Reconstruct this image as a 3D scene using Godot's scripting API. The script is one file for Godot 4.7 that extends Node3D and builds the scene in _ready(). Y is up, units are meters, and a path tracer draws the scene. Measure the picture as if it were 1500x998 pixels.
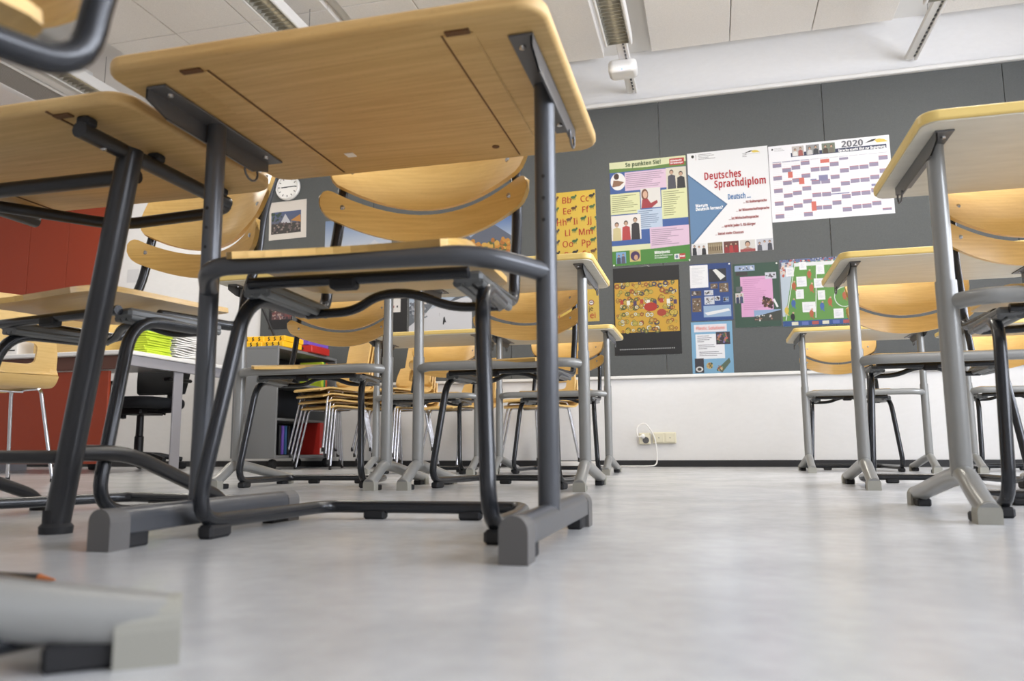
extends Node3D
# Classroom seen from the floor: camera, light and exposure first, then the room shell, the furniture, the things on the walls.

const LAMP := 2.9
const BZ := -5.911          # front of the pinboard
var M := {}
var used := {}
var rng := RandomNumberGenerator.new()

# ---------------------------------------------------------------- mesh builder
class MB:
	var v := PackedVector3Array()
	var n := PackedVector3Array()
	var t := PackedVector2Array()
	var ix := PackedInt32Array()

	func vert(p: Vector3, nn: Vector3, uv := Vector2.ZERO) -> int:
		v.append(p); n.append(nn); t.append(uv)
		return v.size() - 1

	func tri(a: int, b: int, c: int) -> void:
		var f := (v[b] - v[a]).cross(v[c] - v[a])
		if f.dot(n[a] + n[b] + n[c]) > 0.0:
			ix.append_array([a, c, b])
		else:
			ix.append_array([a, b, c])

	func quad(a: int, b: int, c: int, d: int) -> void:
		tri(a, b, c); tri(a, c, d)

	func flat(pts: Array, nn: Vector3, uvs := []) -> void:
		var first := v.size()
		for k in pts.size():
			vert(pts[k], nn, uvs[k] if uvs.size() else Vector2.ZERO)
		for k in range(1, pts.size() - 1):
			tri(first, first + k, first + k + 1)

	# box with chamfered edges, placed by a transform
	func box(c: Vector3, s: Vector3, b := 0.0, x := Transform3D.IDENTITY) -> MB:
		var h := s / 2.0
		b = minf(b, minf(h.x, minf(h.y, h.z)) * 0.9)
		for ax in 3:
			for sg in [-1.0, 1.0]:
				var a1: int = (ax + 1) % 3
				var a2: int = (ax + 2) % 3
				var nn := Vector3.ZERO
				nn[ax] = sg
				var pts := []
				for q in [[-1, -1], [1, -1], [1, 1], [-1, 1]]:
					var p := Vector3.ZERO
					p[ax] = sg * h[ax]
					p[a1] = q[0] * (h[a1] - b)
					p[a2] = q[1] * (h[a2] - b)
					pts.append(x * (c + p))
				flat(pts, (x.basis * nn).normalized())
		if b > 0.0:
			for ax in 3:
				var a1: int = (ax + 1) % 3
				var a2: int = (ax + 2) % 3
				for q in [[-1, -1], [1, -1], [1, 1], [-1, 1]]:
					var nn := Vector3.ZERO
					nn[a1] = q[0]
					nn[a2] = q[1]
					var pts := []
					for e in [[-1, 0], [1, 0], [1, 1], [-1, 1]]:
						var p := Vector3.ZERO
						p[ax] = e[0] * (h[ax] - b)
						p[a1] = q[0] * (h[a1] - (b if e[1] else 0.0))
						p[a2] = q[1] * (h[a2] - (0.0 if e[1] else b))
						pts.append(x * (c + p))
					flat(pts, (x.basis * nn).normalized())
			for sx in [-1.0, 1.0]:
				for sy in [-1.0, 1.0]:
					for sz in [-1.0, 1.0]:
						var g := Vector3(sx, sy, sz)
						flat([x * (c + g * Vector3(h.x, h.y - b, h.z - b)), x * (c + g * Vector3(h.x - b, h.y, h.z - b)), x * (c + g * Vector3(h.x - b, h.y - b, h.z))], (x.basis * g).normalized())
		return self

	# a tube along points, radius r (or r at the start to r2 at the end), flat caps
	func tube(pts: Array, r: float, seg := 12, r2 := -1.0, caps := true, oval := 1.0) -> MB:
		if r2 < 0.0: r2 = r
		var cnt := pts.size()
		var up := Vector3.UP
		var d0: Vector3 = (pts[1] - pts[0]).normalized()
		if absf(d0.dot(up)) > 0.9: up = Vector3.RIGHT
		var side := d0.cross(up).normalized()
		var rows := []
		for i in cnt:
			var d: Vector3
			if i == 0: d = pts[1] - pts[0]
			elif i == cnt - 1: d = pts[i] - pts[i - 1]
			else: d = (pts[i + 1] - pts[i]).normalized() + (pts[i] - pts[i - 1]).normalized()
			d = d.normalized()
			side = (side - d * side.dot(d)).normalized()
			var o := d.cross(side)
			var rr := lerpf(r, r2, float(i) / (cnt - 1))
			var row := []
			for k in seg:
				var a := TAU * k / seg
				var nn := side * cos(a) + o * sin(a) * oval
				row.append(vert(pts[i] + nn * rr, nn.normalized()))
			rows.append(row)
			if caps and (i == 0 or i == cnt - 1):
				var ring := []
				for k in seg:
					ring.append(v[row[k]])
				flat(ring, -d if i == 0 else d)
		for i in cnt - 1:
			for k in seg:
				var k2 := (k + 1) % seg
				quad(rows[i][k], rows[i][k2], rows[i + 1][k2], rows[i + 1][k])
		return self

	# turned shape about the y axis through c: profile of (radius, height)
	func lathe(prof: Array, c := Vector3.ZERO, seg := 20, x := Transform3D.IDENTITY) -> MB:
		for i in prof.size() - 1:
			var a: Vector2 = prof[i]
			var b: Vector2 = prof[i + 1]
			var e := (b - a).normalized()
			var rows := [[], []]
			for k in seg:
				var an := TAU * k / seg
				var rad := Vector3(cos(an), 0, sin(an))
				var nn := (x.basis * (rad * e.y - Vector3.UP * e.x)).normalized()
				rows[0].append(vert(x * (c + rad * a.x + Vector3.UP * a.y), nn))
				rows[1].append(vert(x * (c + rad * b.x + Vector3.UP * b.y), nn))
			for k in seg:
				var k2 := (k + 1) % seg
				quad(rows[0][k], rows[0][k2], rows[1][k2], rows[1][k])
		return self

	# an upright slab: outline in x, z, rounded top and bottom edges
	func slab(outline: Array, y0: float, y1: float, b := 0.0) -> MB:
		var cnt := outline.size()
		var mid := Vector2.ZERO
		for p in outline: mid += p / cnt
		var nor := []
		for i in cnt:
			var e: Vector2 = (outline[(i + 1) % cnt] - outline[(i + cnt - 1) % cnt]).normalized()
			var q := Vector2(e.y, -e.x)
			if q.dot(outline[i] - mid) < 0.0: q = -q
			nor.append(q)
		var prof := [[0.0, y0, 0.0], [0.0, y1, 0.0]]
		if b > 0.0:
			prof = []
			for k in 5:
				var a := PI / 2.0 * k / 4.0
				prof.append([-b * (1.0 - sin(a)), y0 + b * (1.0 - cos(a)), -cos(a)])
			for k in 5:
				var a := PI / 2.0 * k / 4.0
				prof.append([-b * (1.0 - cos(a)), y1 - b * (1.0 - sin(a)), sin(a)])
		var rows := []
		for q in prof:
			var row := []
			for i in cnt:
				var p: Vector2 = outline[i] + nor[i] * q[0]
				var f := sqrt(maxf(0.0, 1.0 - q[2] * q[2]))
				row.append(vert(Vector3(p.x, q[1], p.y), Vector3(nor[i].x * f, q[2], nor[i].y * f)))
			rows.append(row)
		for k in rows.size() - 1:
			for i in cnt:
				var j := (i + 1) % cnt
				quad(rows[k][i], rows[k][j], rows[k + 1][j], rows[k + 1][i])
		for k in [0, rows.size() - 1]:
			var nn := Vector3.DOWN if k == 0 else Vector3.UP
			var c := vert(Vector3(mid.x, prof[k][1], mid.y), nn)
			var first := v.size()
			for i in cnt: vert(v[rows[k][i]], nn)
			for i in cnt: tri(c, first + i, first + (i + 1) % cnt)
		return self

	# a bent sheet: rows of mid-surface points, given thickness, closed rim. loop: the second index runs round
	func sheet(rows: Array, th: float, loop := false, ends := [true, true]) -> MB:
		var nr := rows.size()
		var nc: int = rows[0].size()
		var nor := []
		for i in nr:
			var row := []
			for j in nc:
				var a: Vector3 = rows[mini(i + 1, nr - 1)][j] - rows[maxi(i - 1, 0)][j]
				var jp := (j + 1) % nc if loop else mini(j + 1, nc - 1)
				var jm := (j + nc - 1) % nc if loop else maxi(j - 1, 0)
				var b: Vector3 = rows[i][jp] - rows[i][jm]
				var m := a.cross(b)
				row.append(m.normalized() if m.length() > 1e-9 else (row[-1] if row.size() else Vector3.UP))
			nor.append(row)
		var side := [[], []]
		for s in 2:
			var sg := 1.0 if s == 0 else -1.0
			for i in nr:
				var row := []
				for j in nc:
					row.append(vert(rows[i][j] + nor[i][j] * th * 0.5 * sg, nor[i][j] * sg))
				side[s].append(row)
			for i in nr - 1:
				for j in (nc if loop else nc - 1):
					var j2 := (j + 1) % nc
					quad(side[s][i][j], side[s][i][j2], side[s][i + 1][j2], side[s][i + 1][j])
		var rim := []
		if not loop:
			for i in nr - 1:
				rim.append([i, 0, i + 1, 0, 0, 1]); rim.append([i, nc - 1, i + 1, nc - 1, 0, -1])
		for j in (nc if loop else nc - 1):
			var j2 := (j + 1) % nc
			if ends[0]: rim.append([0, j, 0, j2, 1, 0])
			if ends[1]: rim.append([nr - 1, j, nr - 1, j2, -1, 0])
		for q in rim:
			var i3 := clampi(q[0] + q[4], 0, nr - 1)
			var j3 := clampi(q[1] + q[5], 0, nc - 1)
			var out: Vector3 = rows[q[0]][q[1]] - rows[i3][j3]
			if out.length() < 1e-9: out = rows[q[0]][q[1]] - rows[nr / 2][nc / 2]
			flat([v[side[0][q[0]][q[1]]], v[side[0][q[2]][q[3]]], v[side[1][q[2]][q[3]]], v[side[1][q[0]][q[1]]]], out.normalized())
		return self

	func mesh() -> ArrayMesh:
		var a := []
		a.resize(Mesh.ARRAY_MAX)
		a[Mesh.ARRAY_VERTEX] = v
		a[Mesh.ARRAY_NORMAL] = n
		a[Mesh.ARRAY_TEX_UV] = t
		a[Mesh.ARRAY_INDEX] = ix
		var m := ArrayMesh.new()
		m.add_surface_from_arrays(Mesh.PRIMITIVE_TRIANGLES, a)
		return m

# corners of a path rounded off
func bend(path: Array, r: float, steps := 5) -> Array:
	var out := [path[0]]
	for i in range(1, path.size() - 1):
		var p: Vector3 = path[i]
		var a: Vector3 = path[i - 1] - p
		var b: Vector3 = path[i + 1] - p
		var q := minf(r, minf(a.length(), b.length()) * 0.48)
		var pa := p + a.normalized() * q
		var pb := p + b.normalized() * q
		for k in steps + 1:
			var s := float(k) / steps
			out.append(pa.lerp(p, s).lerp(p.lerp(pb, s), s))
	out.append(path[-1])
	return out

func rounded(x0: float, z0: float, x1: float, z1: float, r: float, steps := 6) -> Array:
	var out := []
	for q in [[x1 - r, z1 - r, 0.0], [x0 + r, z1 - r, 0.5], [x0 + r, z0 + r, 1.0], [x1 - r, z0 + r, 1.5]]:
		for k in steps + 1:
			var a: float = PI * (q[2] + 0.5 * k / steps)
			out.append(Vector2(q[0] + r * cos(a), q[1] + r * sin(a)))
	return out

# ---------------------------------------------------------------- objects
func numbered(called: String) -> String:
	var k: int = used.get(called, 0)
	used[called] = k + 1
	return called if k == 0 else "%s_%03d" % [called, k]

func tag(o: Node, label: String, category: String, group := "") -> Node:
	o.set_meta("label", label)
	o.set_meta("category", category)
	if group: o.set_meta("group", group)
	return o

func thing(called: String, label: String, category: String, at := Vector3.ZERO, turn := 0.0, group := "") -> Node3D:
	var o := Node3D.new()
	o.name = numbered(called)
	add_child(o)
	o.position = at
	o.rotation.y = turn
	tag(o, label, category, group)
	return o

func part(called: String, b, mat: String, parent: Node = null) -> MeshInstance3D:
	var o := MeshInstance3D.new()
	o.mesh = b.mesh() if b is MB else b
	o.material_override = M[mat]
	o.name = called if parent else numbered(called)
	(parent if parent else self).add_child(o, true)
	return o

func struct(called: String, b, mat: String) -> MeshInstance3D:
	var o := part(called, b, mat)
	o.set_meta("kind", "structure")
	return o

func single(called: String, b, mat: String, label: String, category: String, at := Vector3.ZERO, turn := 0.0, group := "") -> MeshInstance3D:
	var o := part(called, b, mat)
	o.position = at
	o.rotation.y = turn
	tag(o, label, category, group)
	return o

func copy(src: Node3D, at: Vector3, turn: float, label: String) -> Node3D:
	var c: Node3D = src.duplicate()
	c.name = numbered(String(src.name).rstrip("_0123456789"))
	add_child(c)
	c.position = at
	c.rotation = Vector3(0, turn, 0)
	c.set_meta("label", label)
	return c

# ---------------------------------------------------------------- materials
func mat(called: String, c: Color, rough := 0.6, metal := 0.0, spec := 0.5) -> StandardMaterial3D:
	var m := StandardMaterial3D.new()
	m.resource_name = called
	m.albedo_color = c
	m.roughness = rough
	m.metallic = metal
	m.metallic_specular = spec
	M[called] = m
	return m

func rgb(r: int, g: int, b: int) -> Color:
	return Color8(r, g, b)

func streaks(w: int, h: int, sx: float, sy: float, c0: Color, c1: Color, seed_: int, pores := 0.0) -> ImageTexture:
	var f := FastNoiseLite.new()
	f.seed = seed_
	f.frequency = 1.0
	f.fractal_octaves = 4
	var g := FastNoiseLite.new()
	g.seed = seed_ + 7
	g.frequency = 1.0
	var im := Image.create(w, h, false, Image.FORMAT_RGB8)
	for y in h:
		for x in w:
			# seamless in both directions
			var u := TAU * x / w
			var q := TAU * y / h
			var a := f.get_noise_3d(cos(u) * sx, sin(u) * sx + 3.0 * cos(q) * sy, sin(q) * sy * 3.0)
			var k := clampf(0.5 + a * 0.9, 0.0, 1.0)
			var c := c0.lerp(c1, k)
			if pores > 0.0:
				var p := g.get_noise_3d(cos(u) * 14.0, sin(u) * 14.0 + cos(q) * 60.0, sin(q) * 60.0)
				if p > 0.32: c = c.darkened(pores * minf(1.0, (p - 0.32) * 4.0))
			im.set_pixel(x, y, c)
	return ImageTexture.create_from_image(im)

# even cloudy mottling, seamless in both directions
func mottle(w: int, c0: Color, c1: Color, seed_: int) -> ImageTexture:
	var f := FastNoiseLite.new()
	f.seed = seed_
	f.frequency = 0.012 * 512.0 / w
	f.fractal_octaves = 5
	f.fractal_gain = 0.55
	var a := f.get_seamless_image(w, w, false, false, 0.2)
	f.seed = seed_ + 3
	f.frequency = 0.09 * 512.0 / w
	var b := f.get_seamless_image(w, w, false, false, 0.2)
	var im := Image.create(w, w, false, Image.FORMAT_RGB8)
	for y in w:
		for x in w:
			im.set_pixel(x, y, c0.lerp(c1, clampf(0.7 * a.get_pixel(x, y).r + 0.3 * b.get_pixel(x, y).r, 0.0, 1.0)))
	return ImageTexture.create_from_image(im)

func tri_tex(m: StandardMaterial3D, t: Texture2D, scale: Vector3, world := false) -> void:
	m.albedo_color = Color.WHITE
	m.albedo_texture = t
	m.uv1_triplanar = true
	m.uv1_world_triplanar = world
	m.uv1_scale = scale

func materials() -> void:
	var wood := streaks(256, 256, 0.7, 3.0, rgb(190, 154, 96), rgb(210, 176, 118), 3, 0.05)
	var pale := streaks(256, 256, 0.6, 3.0, rgb(214, 176, 108), rgb(226, 190, 124), 5, 0.06)
	var m := mat("birch_underside", Color.WHITE, 0.5)
	tri_tex(m, wood, Vector3(1.1, 1.6, 1.6))
	m = mat("birch_lacquer", Color.WHITE, 0.28)
	tri_tex(m, streaks(256, 256, 0.7, 3.0, rgb(218, 174, 98), rgb(234, 194, 118), 41, 0.05), Vector3(2.0, 2.6, 2.6))
	m = mat("birch_pale", Color.WHITE, 0.3)
	tri_tex(m, pale, Vector3(2.0, 2.6, 2.6))
	m = mat("birch_ply", Color.WHITE, 0.38)
	tri_tex(m, pale, Vector3(2.0, 2.0, 2.0))
	mat("wood_edge", rgb(230, 200, 120), 0.35)
	mat("wood_batten", rgb(192, 148, 78), 0.5)
	mat("wood_dark", rgb(96, 62, 30), 0.6)
	m = mat("laminate_under", Color.WHITE, 0.5)
	tri_tex(m, streaks(128, 128, 0.8, 1.2, rgb(208, 203, 188), rgb(218, 213, 199), 11), Vector3(1.5, 1.5, 1.5))
	m = mat("grey_enamel", rgb(142, 142, 139), 0.28, 0.2)
	m = mat("grey_enamel_dark", rgb(78, 80, 84), 0.3, 0.25)
	mat("grey_cap", rgb(148, 146, 136), 0.6)
	mat("grey_cap_dark", rgb(92, 90, 88), 0.6)
	mat("bracket_grey", rgb(100, 100, 101), 0.35, 0.3)
	mat("chair_black", rgb(34, 36, 40), 0.24, 0.1)
	mat("frame_black", rgb(36, 36, 38), 0.3, 0.1)
	mat("seat_rail_grey", rgb(104, 106, 106), 0.4, 0.2)
	mat("rubber", rgb(28, 28, 30), 0.7)
	mat("chrome", rgb(200, 200, 204), 0.18, 1.0)
	mat("steel", rgb(190, 190, 190), 0.25, 0.9)
	mat("white_paint", rgb(226, 224, 220), 0.6)
	m = mat("wall_white", Color.WHITE, 0.75)
	tri_tex(m, streaks(128, 128, 3.0, 3.0, rgb(226, 225, 224), rgb(229, 228, 227), 17), Vector3(0.7, 0.7, 0.7), true)
	m = mat("ceiling_tile", Color.WHITE, 0.9)
	tri_tex(m, streaks(256, 256, 9.0, 9.0, rgb(226, 221, 214), rgb(240, 235, 228), 19, 0.05), Vector3(1.6, 1.6, 1.6), true)
	m = mat("pinboard_grey", Color.WHITE, 0.9)
	tri_tex(m, streaks(256, 256, 14.0, 14.0, rgb(78, 80, 80), rgb(91, 93, 92), 23), Vector3(2, 2, 2), true)
	mat("baseboard_black", rgb(34, 34, 36), 0.5)
	m = mat("floor_lino", Color.WHITE, 0.3)
	tri_tex(m, mottle(512, rgb(166, 167, 168), rgb(206, 207, 208), 29), Vector3(0.5, 0.5, 0.5), true)
	m.roughness = 0.24
	mat("red_board", rgb(146, 50, 14), 0.55)
	mat("red_dark", rgb(120, 34, 16), 0.5)
	mat("desk_white", rgb(232, 230, 226), 0.4)
	mat("desk_grey", rgb(150, 148, 152), 0.5)
	mat("desk_brown", rgb(92, 56, 44), 0.6)
	mat("shelf_grey", rgb(122, 123, 124), 0.5)
	mat("shelf_dark", rgb(46, 48, 52), 0.6)
	mat("office_black", rgb(32, 33, 36), 0.85)
	mat("plastic_black", rgb(24, 24, 26), 0.45)
	mat("plastic_white", rgb(236, 234, 230), 0.4)
	mat("plastic_cream", rgb(226, 220, 196), 0.45)
	mat("paper", rgb(240, 238, 234), 0.8)
	mat("paper_lime", rgb(206, 226, 60), 0.7)
	mat("paper_green", rgb(60, 140, 70), 0.7)
	mat("file_yellow", rgb(244, 190, 26), 0.5)
	mat("binder_purple", rgb(122, 86, 190), 0.5)
	mat("binder_red", rgb(190, 44, 36), 0.5)
	mat("binder_orange", rgb(196, 86, 40), 0.5)
	mat("ink_black", rgb(28, 28, 30), 0.7)
	mat("ink_blue", rgb(56, 108, 160), 0.7)
	mat("ink_red", rgb(158, 28, 36), 0.7)
	mat("ink_darkred", rgb(140, 30, 30), 0.7)
	mat("ink_white", rgb(240, 240, 240), 0.7)
	mat("ink_green", rgb(40, 70, 40), 0.7)
	mat("ink_pink", rgb(226, 130, 120), 0.7)
	mat("ink_grey", rgb(90, 90, 96), 0.7)
	mat("alu", rgb(188, 186, 178), 0.35, 0.9)
	mat("lamp_yellow", rgb(214, 186, 96), 0.3, 0.7)
	mat("vent_grey", rgb(160, 157, 150), 0.6)
	m = mat("tube_glow", rgb(255, 246, 226), 0.5)
	m.emission_enabled = true
	m.emission = rgb(255, 238, 206)
	m.emission_energy_multiplier = 0.7
	m = mat("led_blue", rgb(120, 140, 255), 0.4)
	m.emission_enabled = true
	m.emission = rgb(110, 140, 255)
	m.emission_energy_multiplier = 1.5
	m = mat("pane_glass", Color(1, 1, 1, 0.06), 0.02)
	m.transparency = BaseMaterial3D.TRANSPARENCY_ALPHA
	mat("pencil_dark", rgb(44, 44, 48), 0.4)
	mat("pencil_wood", rgb(190, 110, 60), 0.6)

# ---------------------------------------------------------------- camera and light
func stage() -> void:
	var cam := Camera3D.new()
	cam.name = "camera"
	cam.position = Vector3(0, 0.14, 0)
	cam.rotation = Vector3(deg_to_rad(7.954), deg_to_rad(14.423), deg_to_rad(-0.337))
	cam.near = 0.05
	cam.fov = 47.514
	var lens := CameraAttributesPhysical.new()
	lens.frustum_focal_length = 27.264
	lens.frustum_near = 0.05
	lens.frustum_focus_distance = 2.9
	lens.exposure_aperture = 5.0
	cam.attributes = lens
	add_child(cam)
	cam.current = true
	var we := WorldEnvironment.new()
	we.name = "environment"
	var e := Environment.new()
	e.background_mode = Environment.BG_SKY
	var sky := Sky.new()
	var sm := ProceduralSkyMaterial.new()
	sm.sky_top_color = rgb(196, 212, 236)
	sm.sky_horizon_color = rgb(232, 236, 242)
	sm.ground_bottom_color = rgb(150, 150, 146)
	sm.ground_horizon_color = rgb(200, 202, 204)
	sky.sky_material = sm
	e.sky = sky
	e.background_energy_multiplier = 2.0
	e.tonemap_mode = Environment.TONE_MAPPER_LINEAR
	e.tonemap_exposure = 1.0
	e.sdfgi_enabled = true
	e.ssao_enabled = true
	e.ssil_enabled = true
	we.environment = e
	add_child(we)
	# daylight through the windows of the right-hand wall
	for k in 3:
		sky_light("daylight_%d" % (k + 1), Vector3(3.86, 1.85, -3.4 + 2.0 * k), Vector3(0, PI / 2, 0), Vector2(1.8, 1.8), 17.0, rgb(238, 243, 255))

func sky_light(called: String, at: Vector3, rot: Vector3, size: Vector2, energy: float, c: Color) -> void:
	var l := AreaLight3D.new()
	l.name = called
	l.position = at
	l.rotation = rot
	l.area_size = size
	l.light_energy = energy
	l.light_color = c
	l.shadow_enabled = true
	l.area_range = 20.0
	add_child(l)

# ---------------------------------------------------------------- the room
func room() -> void:
	struct("floor", MB.new().box(Vector3(-1.7, -0.1, -1.4), Vector3(10.8, 0.2, 9.6)), "floor_lino")
	struct("wall_back", MB.new().box(Vector3(-1.7, 1.65, -6.03), Vector3(10.8, 3.3, 0.2)), "wall_white")
	struct("wall_left", MB.new().box(Vector3(-7.0, 1.65, -1.4), Vector3(0.2, 3.3, 9.06)), "wall_white")
	struct("wall_front", MB.new().box(Vector3(-1.7, 1.65, 3.23), Vector3(10.8, 3.3, 0.2)), "wall_white")
	var w := MB.new()
	w.box(Vector3(3.7, 0.45, -1.4), Vector3(0.2, 0.9, 9.06))
	w.box(Vector3(3.7, 3.05, -1.4), Vector3(0.2, 0.5, 9.06))
	var edges := [-5.93]
	for k in 3:
		edges.append(-4.3 + 2.0 * k); edges.append(-2.5 + 2.0 * k)
	edges.append(3.13)
	for k in range(0, edges.size(), 2):
		var z0: float = edges[k]
		var z1: float = edges[k + 1]
		w.box(Vector3(3.7, 1.85, (z0 + z1) / 2.0), Vector3(0.2, 1.9, z1 - z0))
	struct("wall_right", w, "wall_white")
	for k in 3:
		var c := Vector3(3.72, 1.85, -3.4 + 2.0 * k)
		var f := MB.new()
		for s in [-1.0, 1.0]:
			f.box(c + Vector3(0, 0, s * 0.87), Vector3(0.07, 1.9, 0.06), 0.006)
			f.box(c + Vector3(0, s * 0.92, 0), Vector3(0.07, 0.06, 1.8), 0.006)
		f.box(c, Vector3(0.06, 1.9, 0.05), 0.006)
		var win := struct("window_%d" % (k + 1), f, "white_paint")
		for s in [-1.0, 1.0]:
			part("pane", MB.new().box(c + Vector3(0, 0, s * 0.43), Vector3(0.006, 1.8, 0.82)), "pane_glass", win)
	struct("baseboard_back", MB.new().box(Vector3(-1.7, 0.024, -5.922), Vector3(10.4, 0.048, 0.016), 0.003), "baseboard_black")
	struct("trim_1", MB.new().box(Vector3(-1.0, 0.672, -5.918), Vector3(5.6, 0.024, 0.024), 0.004), "white_paint")
	struct("trim_2", MB.new().box(Vector3(-1.7, 2.866, -5.905), Vector3(10.4, 0.03, 0.05), 0.006), "white_paint")

	# slab ceiling with acoustic tiles hung just below it
	var ceil := struct("ceiling", MB.new().box(Vector3(-1.7, 3.4, -1.4), Vector3(10.8, 0.2, 9.6)), "white_paint")
	var cols := [[-6.8, -6.2], [-6.2, -5.6], [-5.6, -5.0], [-4.38, -3.785], [-3.785, -3.17], [-3.17, -2.53], [-2.43, -1.91], [-1.91, -1.315], [-1.315, -0.72], [-0.353, 0.243], [0.243, 0.838], [0.838, 1.4], [1.68, 2.28], [2.28, 2.88], [2.88, 3.48]]
	for q in cols:
		for k in 7:
			var z1 := -5.84 + 1.2 * k
			part("ceiling_tile", MB.new().box(Vector3((q[0] + q[1]) / 2.0, 3.27, z1 + 0.6), Vector3(q[1] - q[0] - 0.006, 0.06, 1.194), 0.004), "ceiling_tile", ceil)

	# the grey pinboard, panel by panel
	var board := Node3D.new()
	board.name = "pinboard"
	add_child(board)
	tag(board, "large grey fabric pinboard of tall panels covering the back wall", "pinboard")
	var xs := [-3.79, -2.736, -1.527, -0.318, 0.891, 2.1, 3.31]
	for k in 6:
		var x0: float = xs[k]
		var x1: float = xs[k + 1]
		part("board_panel", MB.new().box(Vector3((x0 + x1) / 2.0, 1.7665, -5.9205), Vector3(x1 - x0 - 0.004, 2.165, 0.019), 0.002), "pinboard_grey", board)

func lamp(x: float, z1: float, label: String, with_rail: bool) -> void:
	var t := thing("ceiling_lamp", label, "lamp", Vector3(x, 2.92, z1), 0.0, "louvred ceiling lamps")
	var L := 1.5
	var h := MB.new()
	h.box(Vector3(0, 0.075, L / 2), Vector3(0.12, 0.05, L), 0.01)
	for s in [-1.0, 1.0]:
		h.box(Vector3(s * 0.085, 0.04, L / 2), Vector3(0.022, 0.08, L), 0.006)
	h.box(Vector3(0, 0.06, 0.006), Vector3(0.17, 0.04, 0.012), 0.004)
	part("housing", h, "white_paint", t)
	var rf := MB.new()
	for s in [-1.0, 1.0]:
		rf.flat([Vector3(s * 0.073, 0.004, 0.01), Vector3(s * 0.073, 0.004, L), Vector3(s * 0.04, 0.05, L), Vector3(s * 0.04, 0.05, 0.01)], Vector3(-s, -0.6, 0).normalized())
	part("reflector", rf, "alu", t)
	for k in 36:
		part("louvre_blade", MB.new().box(Vector3(0, 0.02, 0.02 + k * 0.0415), Vector3(0.14, 0.03, 0.004), 0.001), "alu", t)
	part("lamp_tube", MB.new().tube([Vector3(0, 0.045, 0.04), Vector3(0, 0.045, L - 0.04)], 0.008, 10), "tube_glow", t)
	if with_rail:
		var r := MB.new()
		var len := z1 + 5.905
		r.box(Vector3(0.0, 0.045, -len / 2.0), Vector3(0.05, 0.03, len), 0.004)
		r.box(Vector3(0.045, 0.04, -len / 2.0), Vector3(0.02, 0.04, len), 0.004)
		var rail := part("rail", r, "white_paint", t)
		for k in int(len / 0.055):
			part("slot", MB.new().box(Vector3(0.028, 0.03, -0.03 - k * 0.055), Vector3(0.012, 0.006, 0.022)), "bracket_grey", rail)
	var l := AreaLight3D.new()
	l.name = "lamp_glow"
	l.position = Vector3(x, 2.915, z1 + L / 2)
	l.rotation = Vector3(-PI / 2, 0, 0)
	l.area_size = Vector2(0.13, L - 0.06)
	l.light_energy = LAMP if with_rail or z1 < -4.0 else LAMP * 0.18
	l.light_color = rgb(255, 248, 236)
	l.area_range = 15.0
	l.area_attenuation = 2.0
	l.shadow_enabled = true
	add_child(l, true)
	for zz in ([0.35] if not with_rail else [-0.25, 0.35]):
		part("suspension_wire", MB.new().tube([Vector3(0, 0.09, zz), Vector3(0, 0.36, zz)], 0.003, 6), "steel", t)

# ---------------------------------------------------------------- desks
# desk with bent tubular feet and white underside; origin on the floor below the middle of its top
func pupil_desk(label: String, x: float, z: float, turn: float, under: float) -> Node3D:
	var t := thing("school_desk", label, "desk", Vector3(x, 0, z), turn, "pupils' desks")
	part("tabletop", MB.new().slab(rounded(-0.36, -0.25, 0.36, 0.25, 0.035), under + 0.002, under + 0.024, 0.005), "wood_edge", t)
	part("underside_panel", MB.new().slab(rounded(-0.354, -0.244, 0.354, 0.244, 0.03), under - 0.001, under + 0.003), "laminate_under", t)
	for s in [-1.0, 1.0]:
		desk_bracket(t, s, 0.305, 0.20, -0.16, under, true)
		var lx: float = s * 0.305
		part("upper_leg", MB.new().tube([Vector3(lx, 0.44, 0.12), Vector3(lx, under - 0.006, 0.12)], 0.0175, 16), "grey_enamel", t)
		part("leg", MB.new().tube([Vector3(lx, 0.08, 0.12), Vector3(lx, 0.475, 0.12)], 0.0205, 16), "grey_enamel", t)
		var path := bend([Vector3(lx, 0.0215, 0.262), Vector3(lx, 0.050, 0.20), Vector3(lx, 0.086, 0.145), Vector3(lx, 0.078, 0.06), Vector3(lx, 0.0225, -0.262)], 0.06, 5)
		var foot := part("foot", MB.new().tube(path, 0.0195, 14), "grey_enamel", t)
		for e in [-1.0, 1.0]:
			part("rubber_pad", MB.new().box(Vector3(lx, 0.009, e * 0.21), Vector3(0.03, 0.018, 0.05), 0.003), "rubber", foot)
		part("foot_cap", foot_cap(lx, 0.266, 0.036, 0.0205, 0.042, 1.0), "grey_cap", foot)
		part("foot_cap", foot_cap(lx, -0.266, 0.04, 0.0205, 0.043, -1.0), "grey_cap", foot)
	part("crossbar", MB.new().tube(bend([Vector3(-0.30, 0.43, 0.12), Vector3(-0.255, 0.434, 0.165), Vector3(0.255, 0.434, 0.165), Vector3(0.30, 0.43, 0.12)], 0.05, 6), 0.0165, 14), "grey_enamel", t)
	return t

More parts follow.
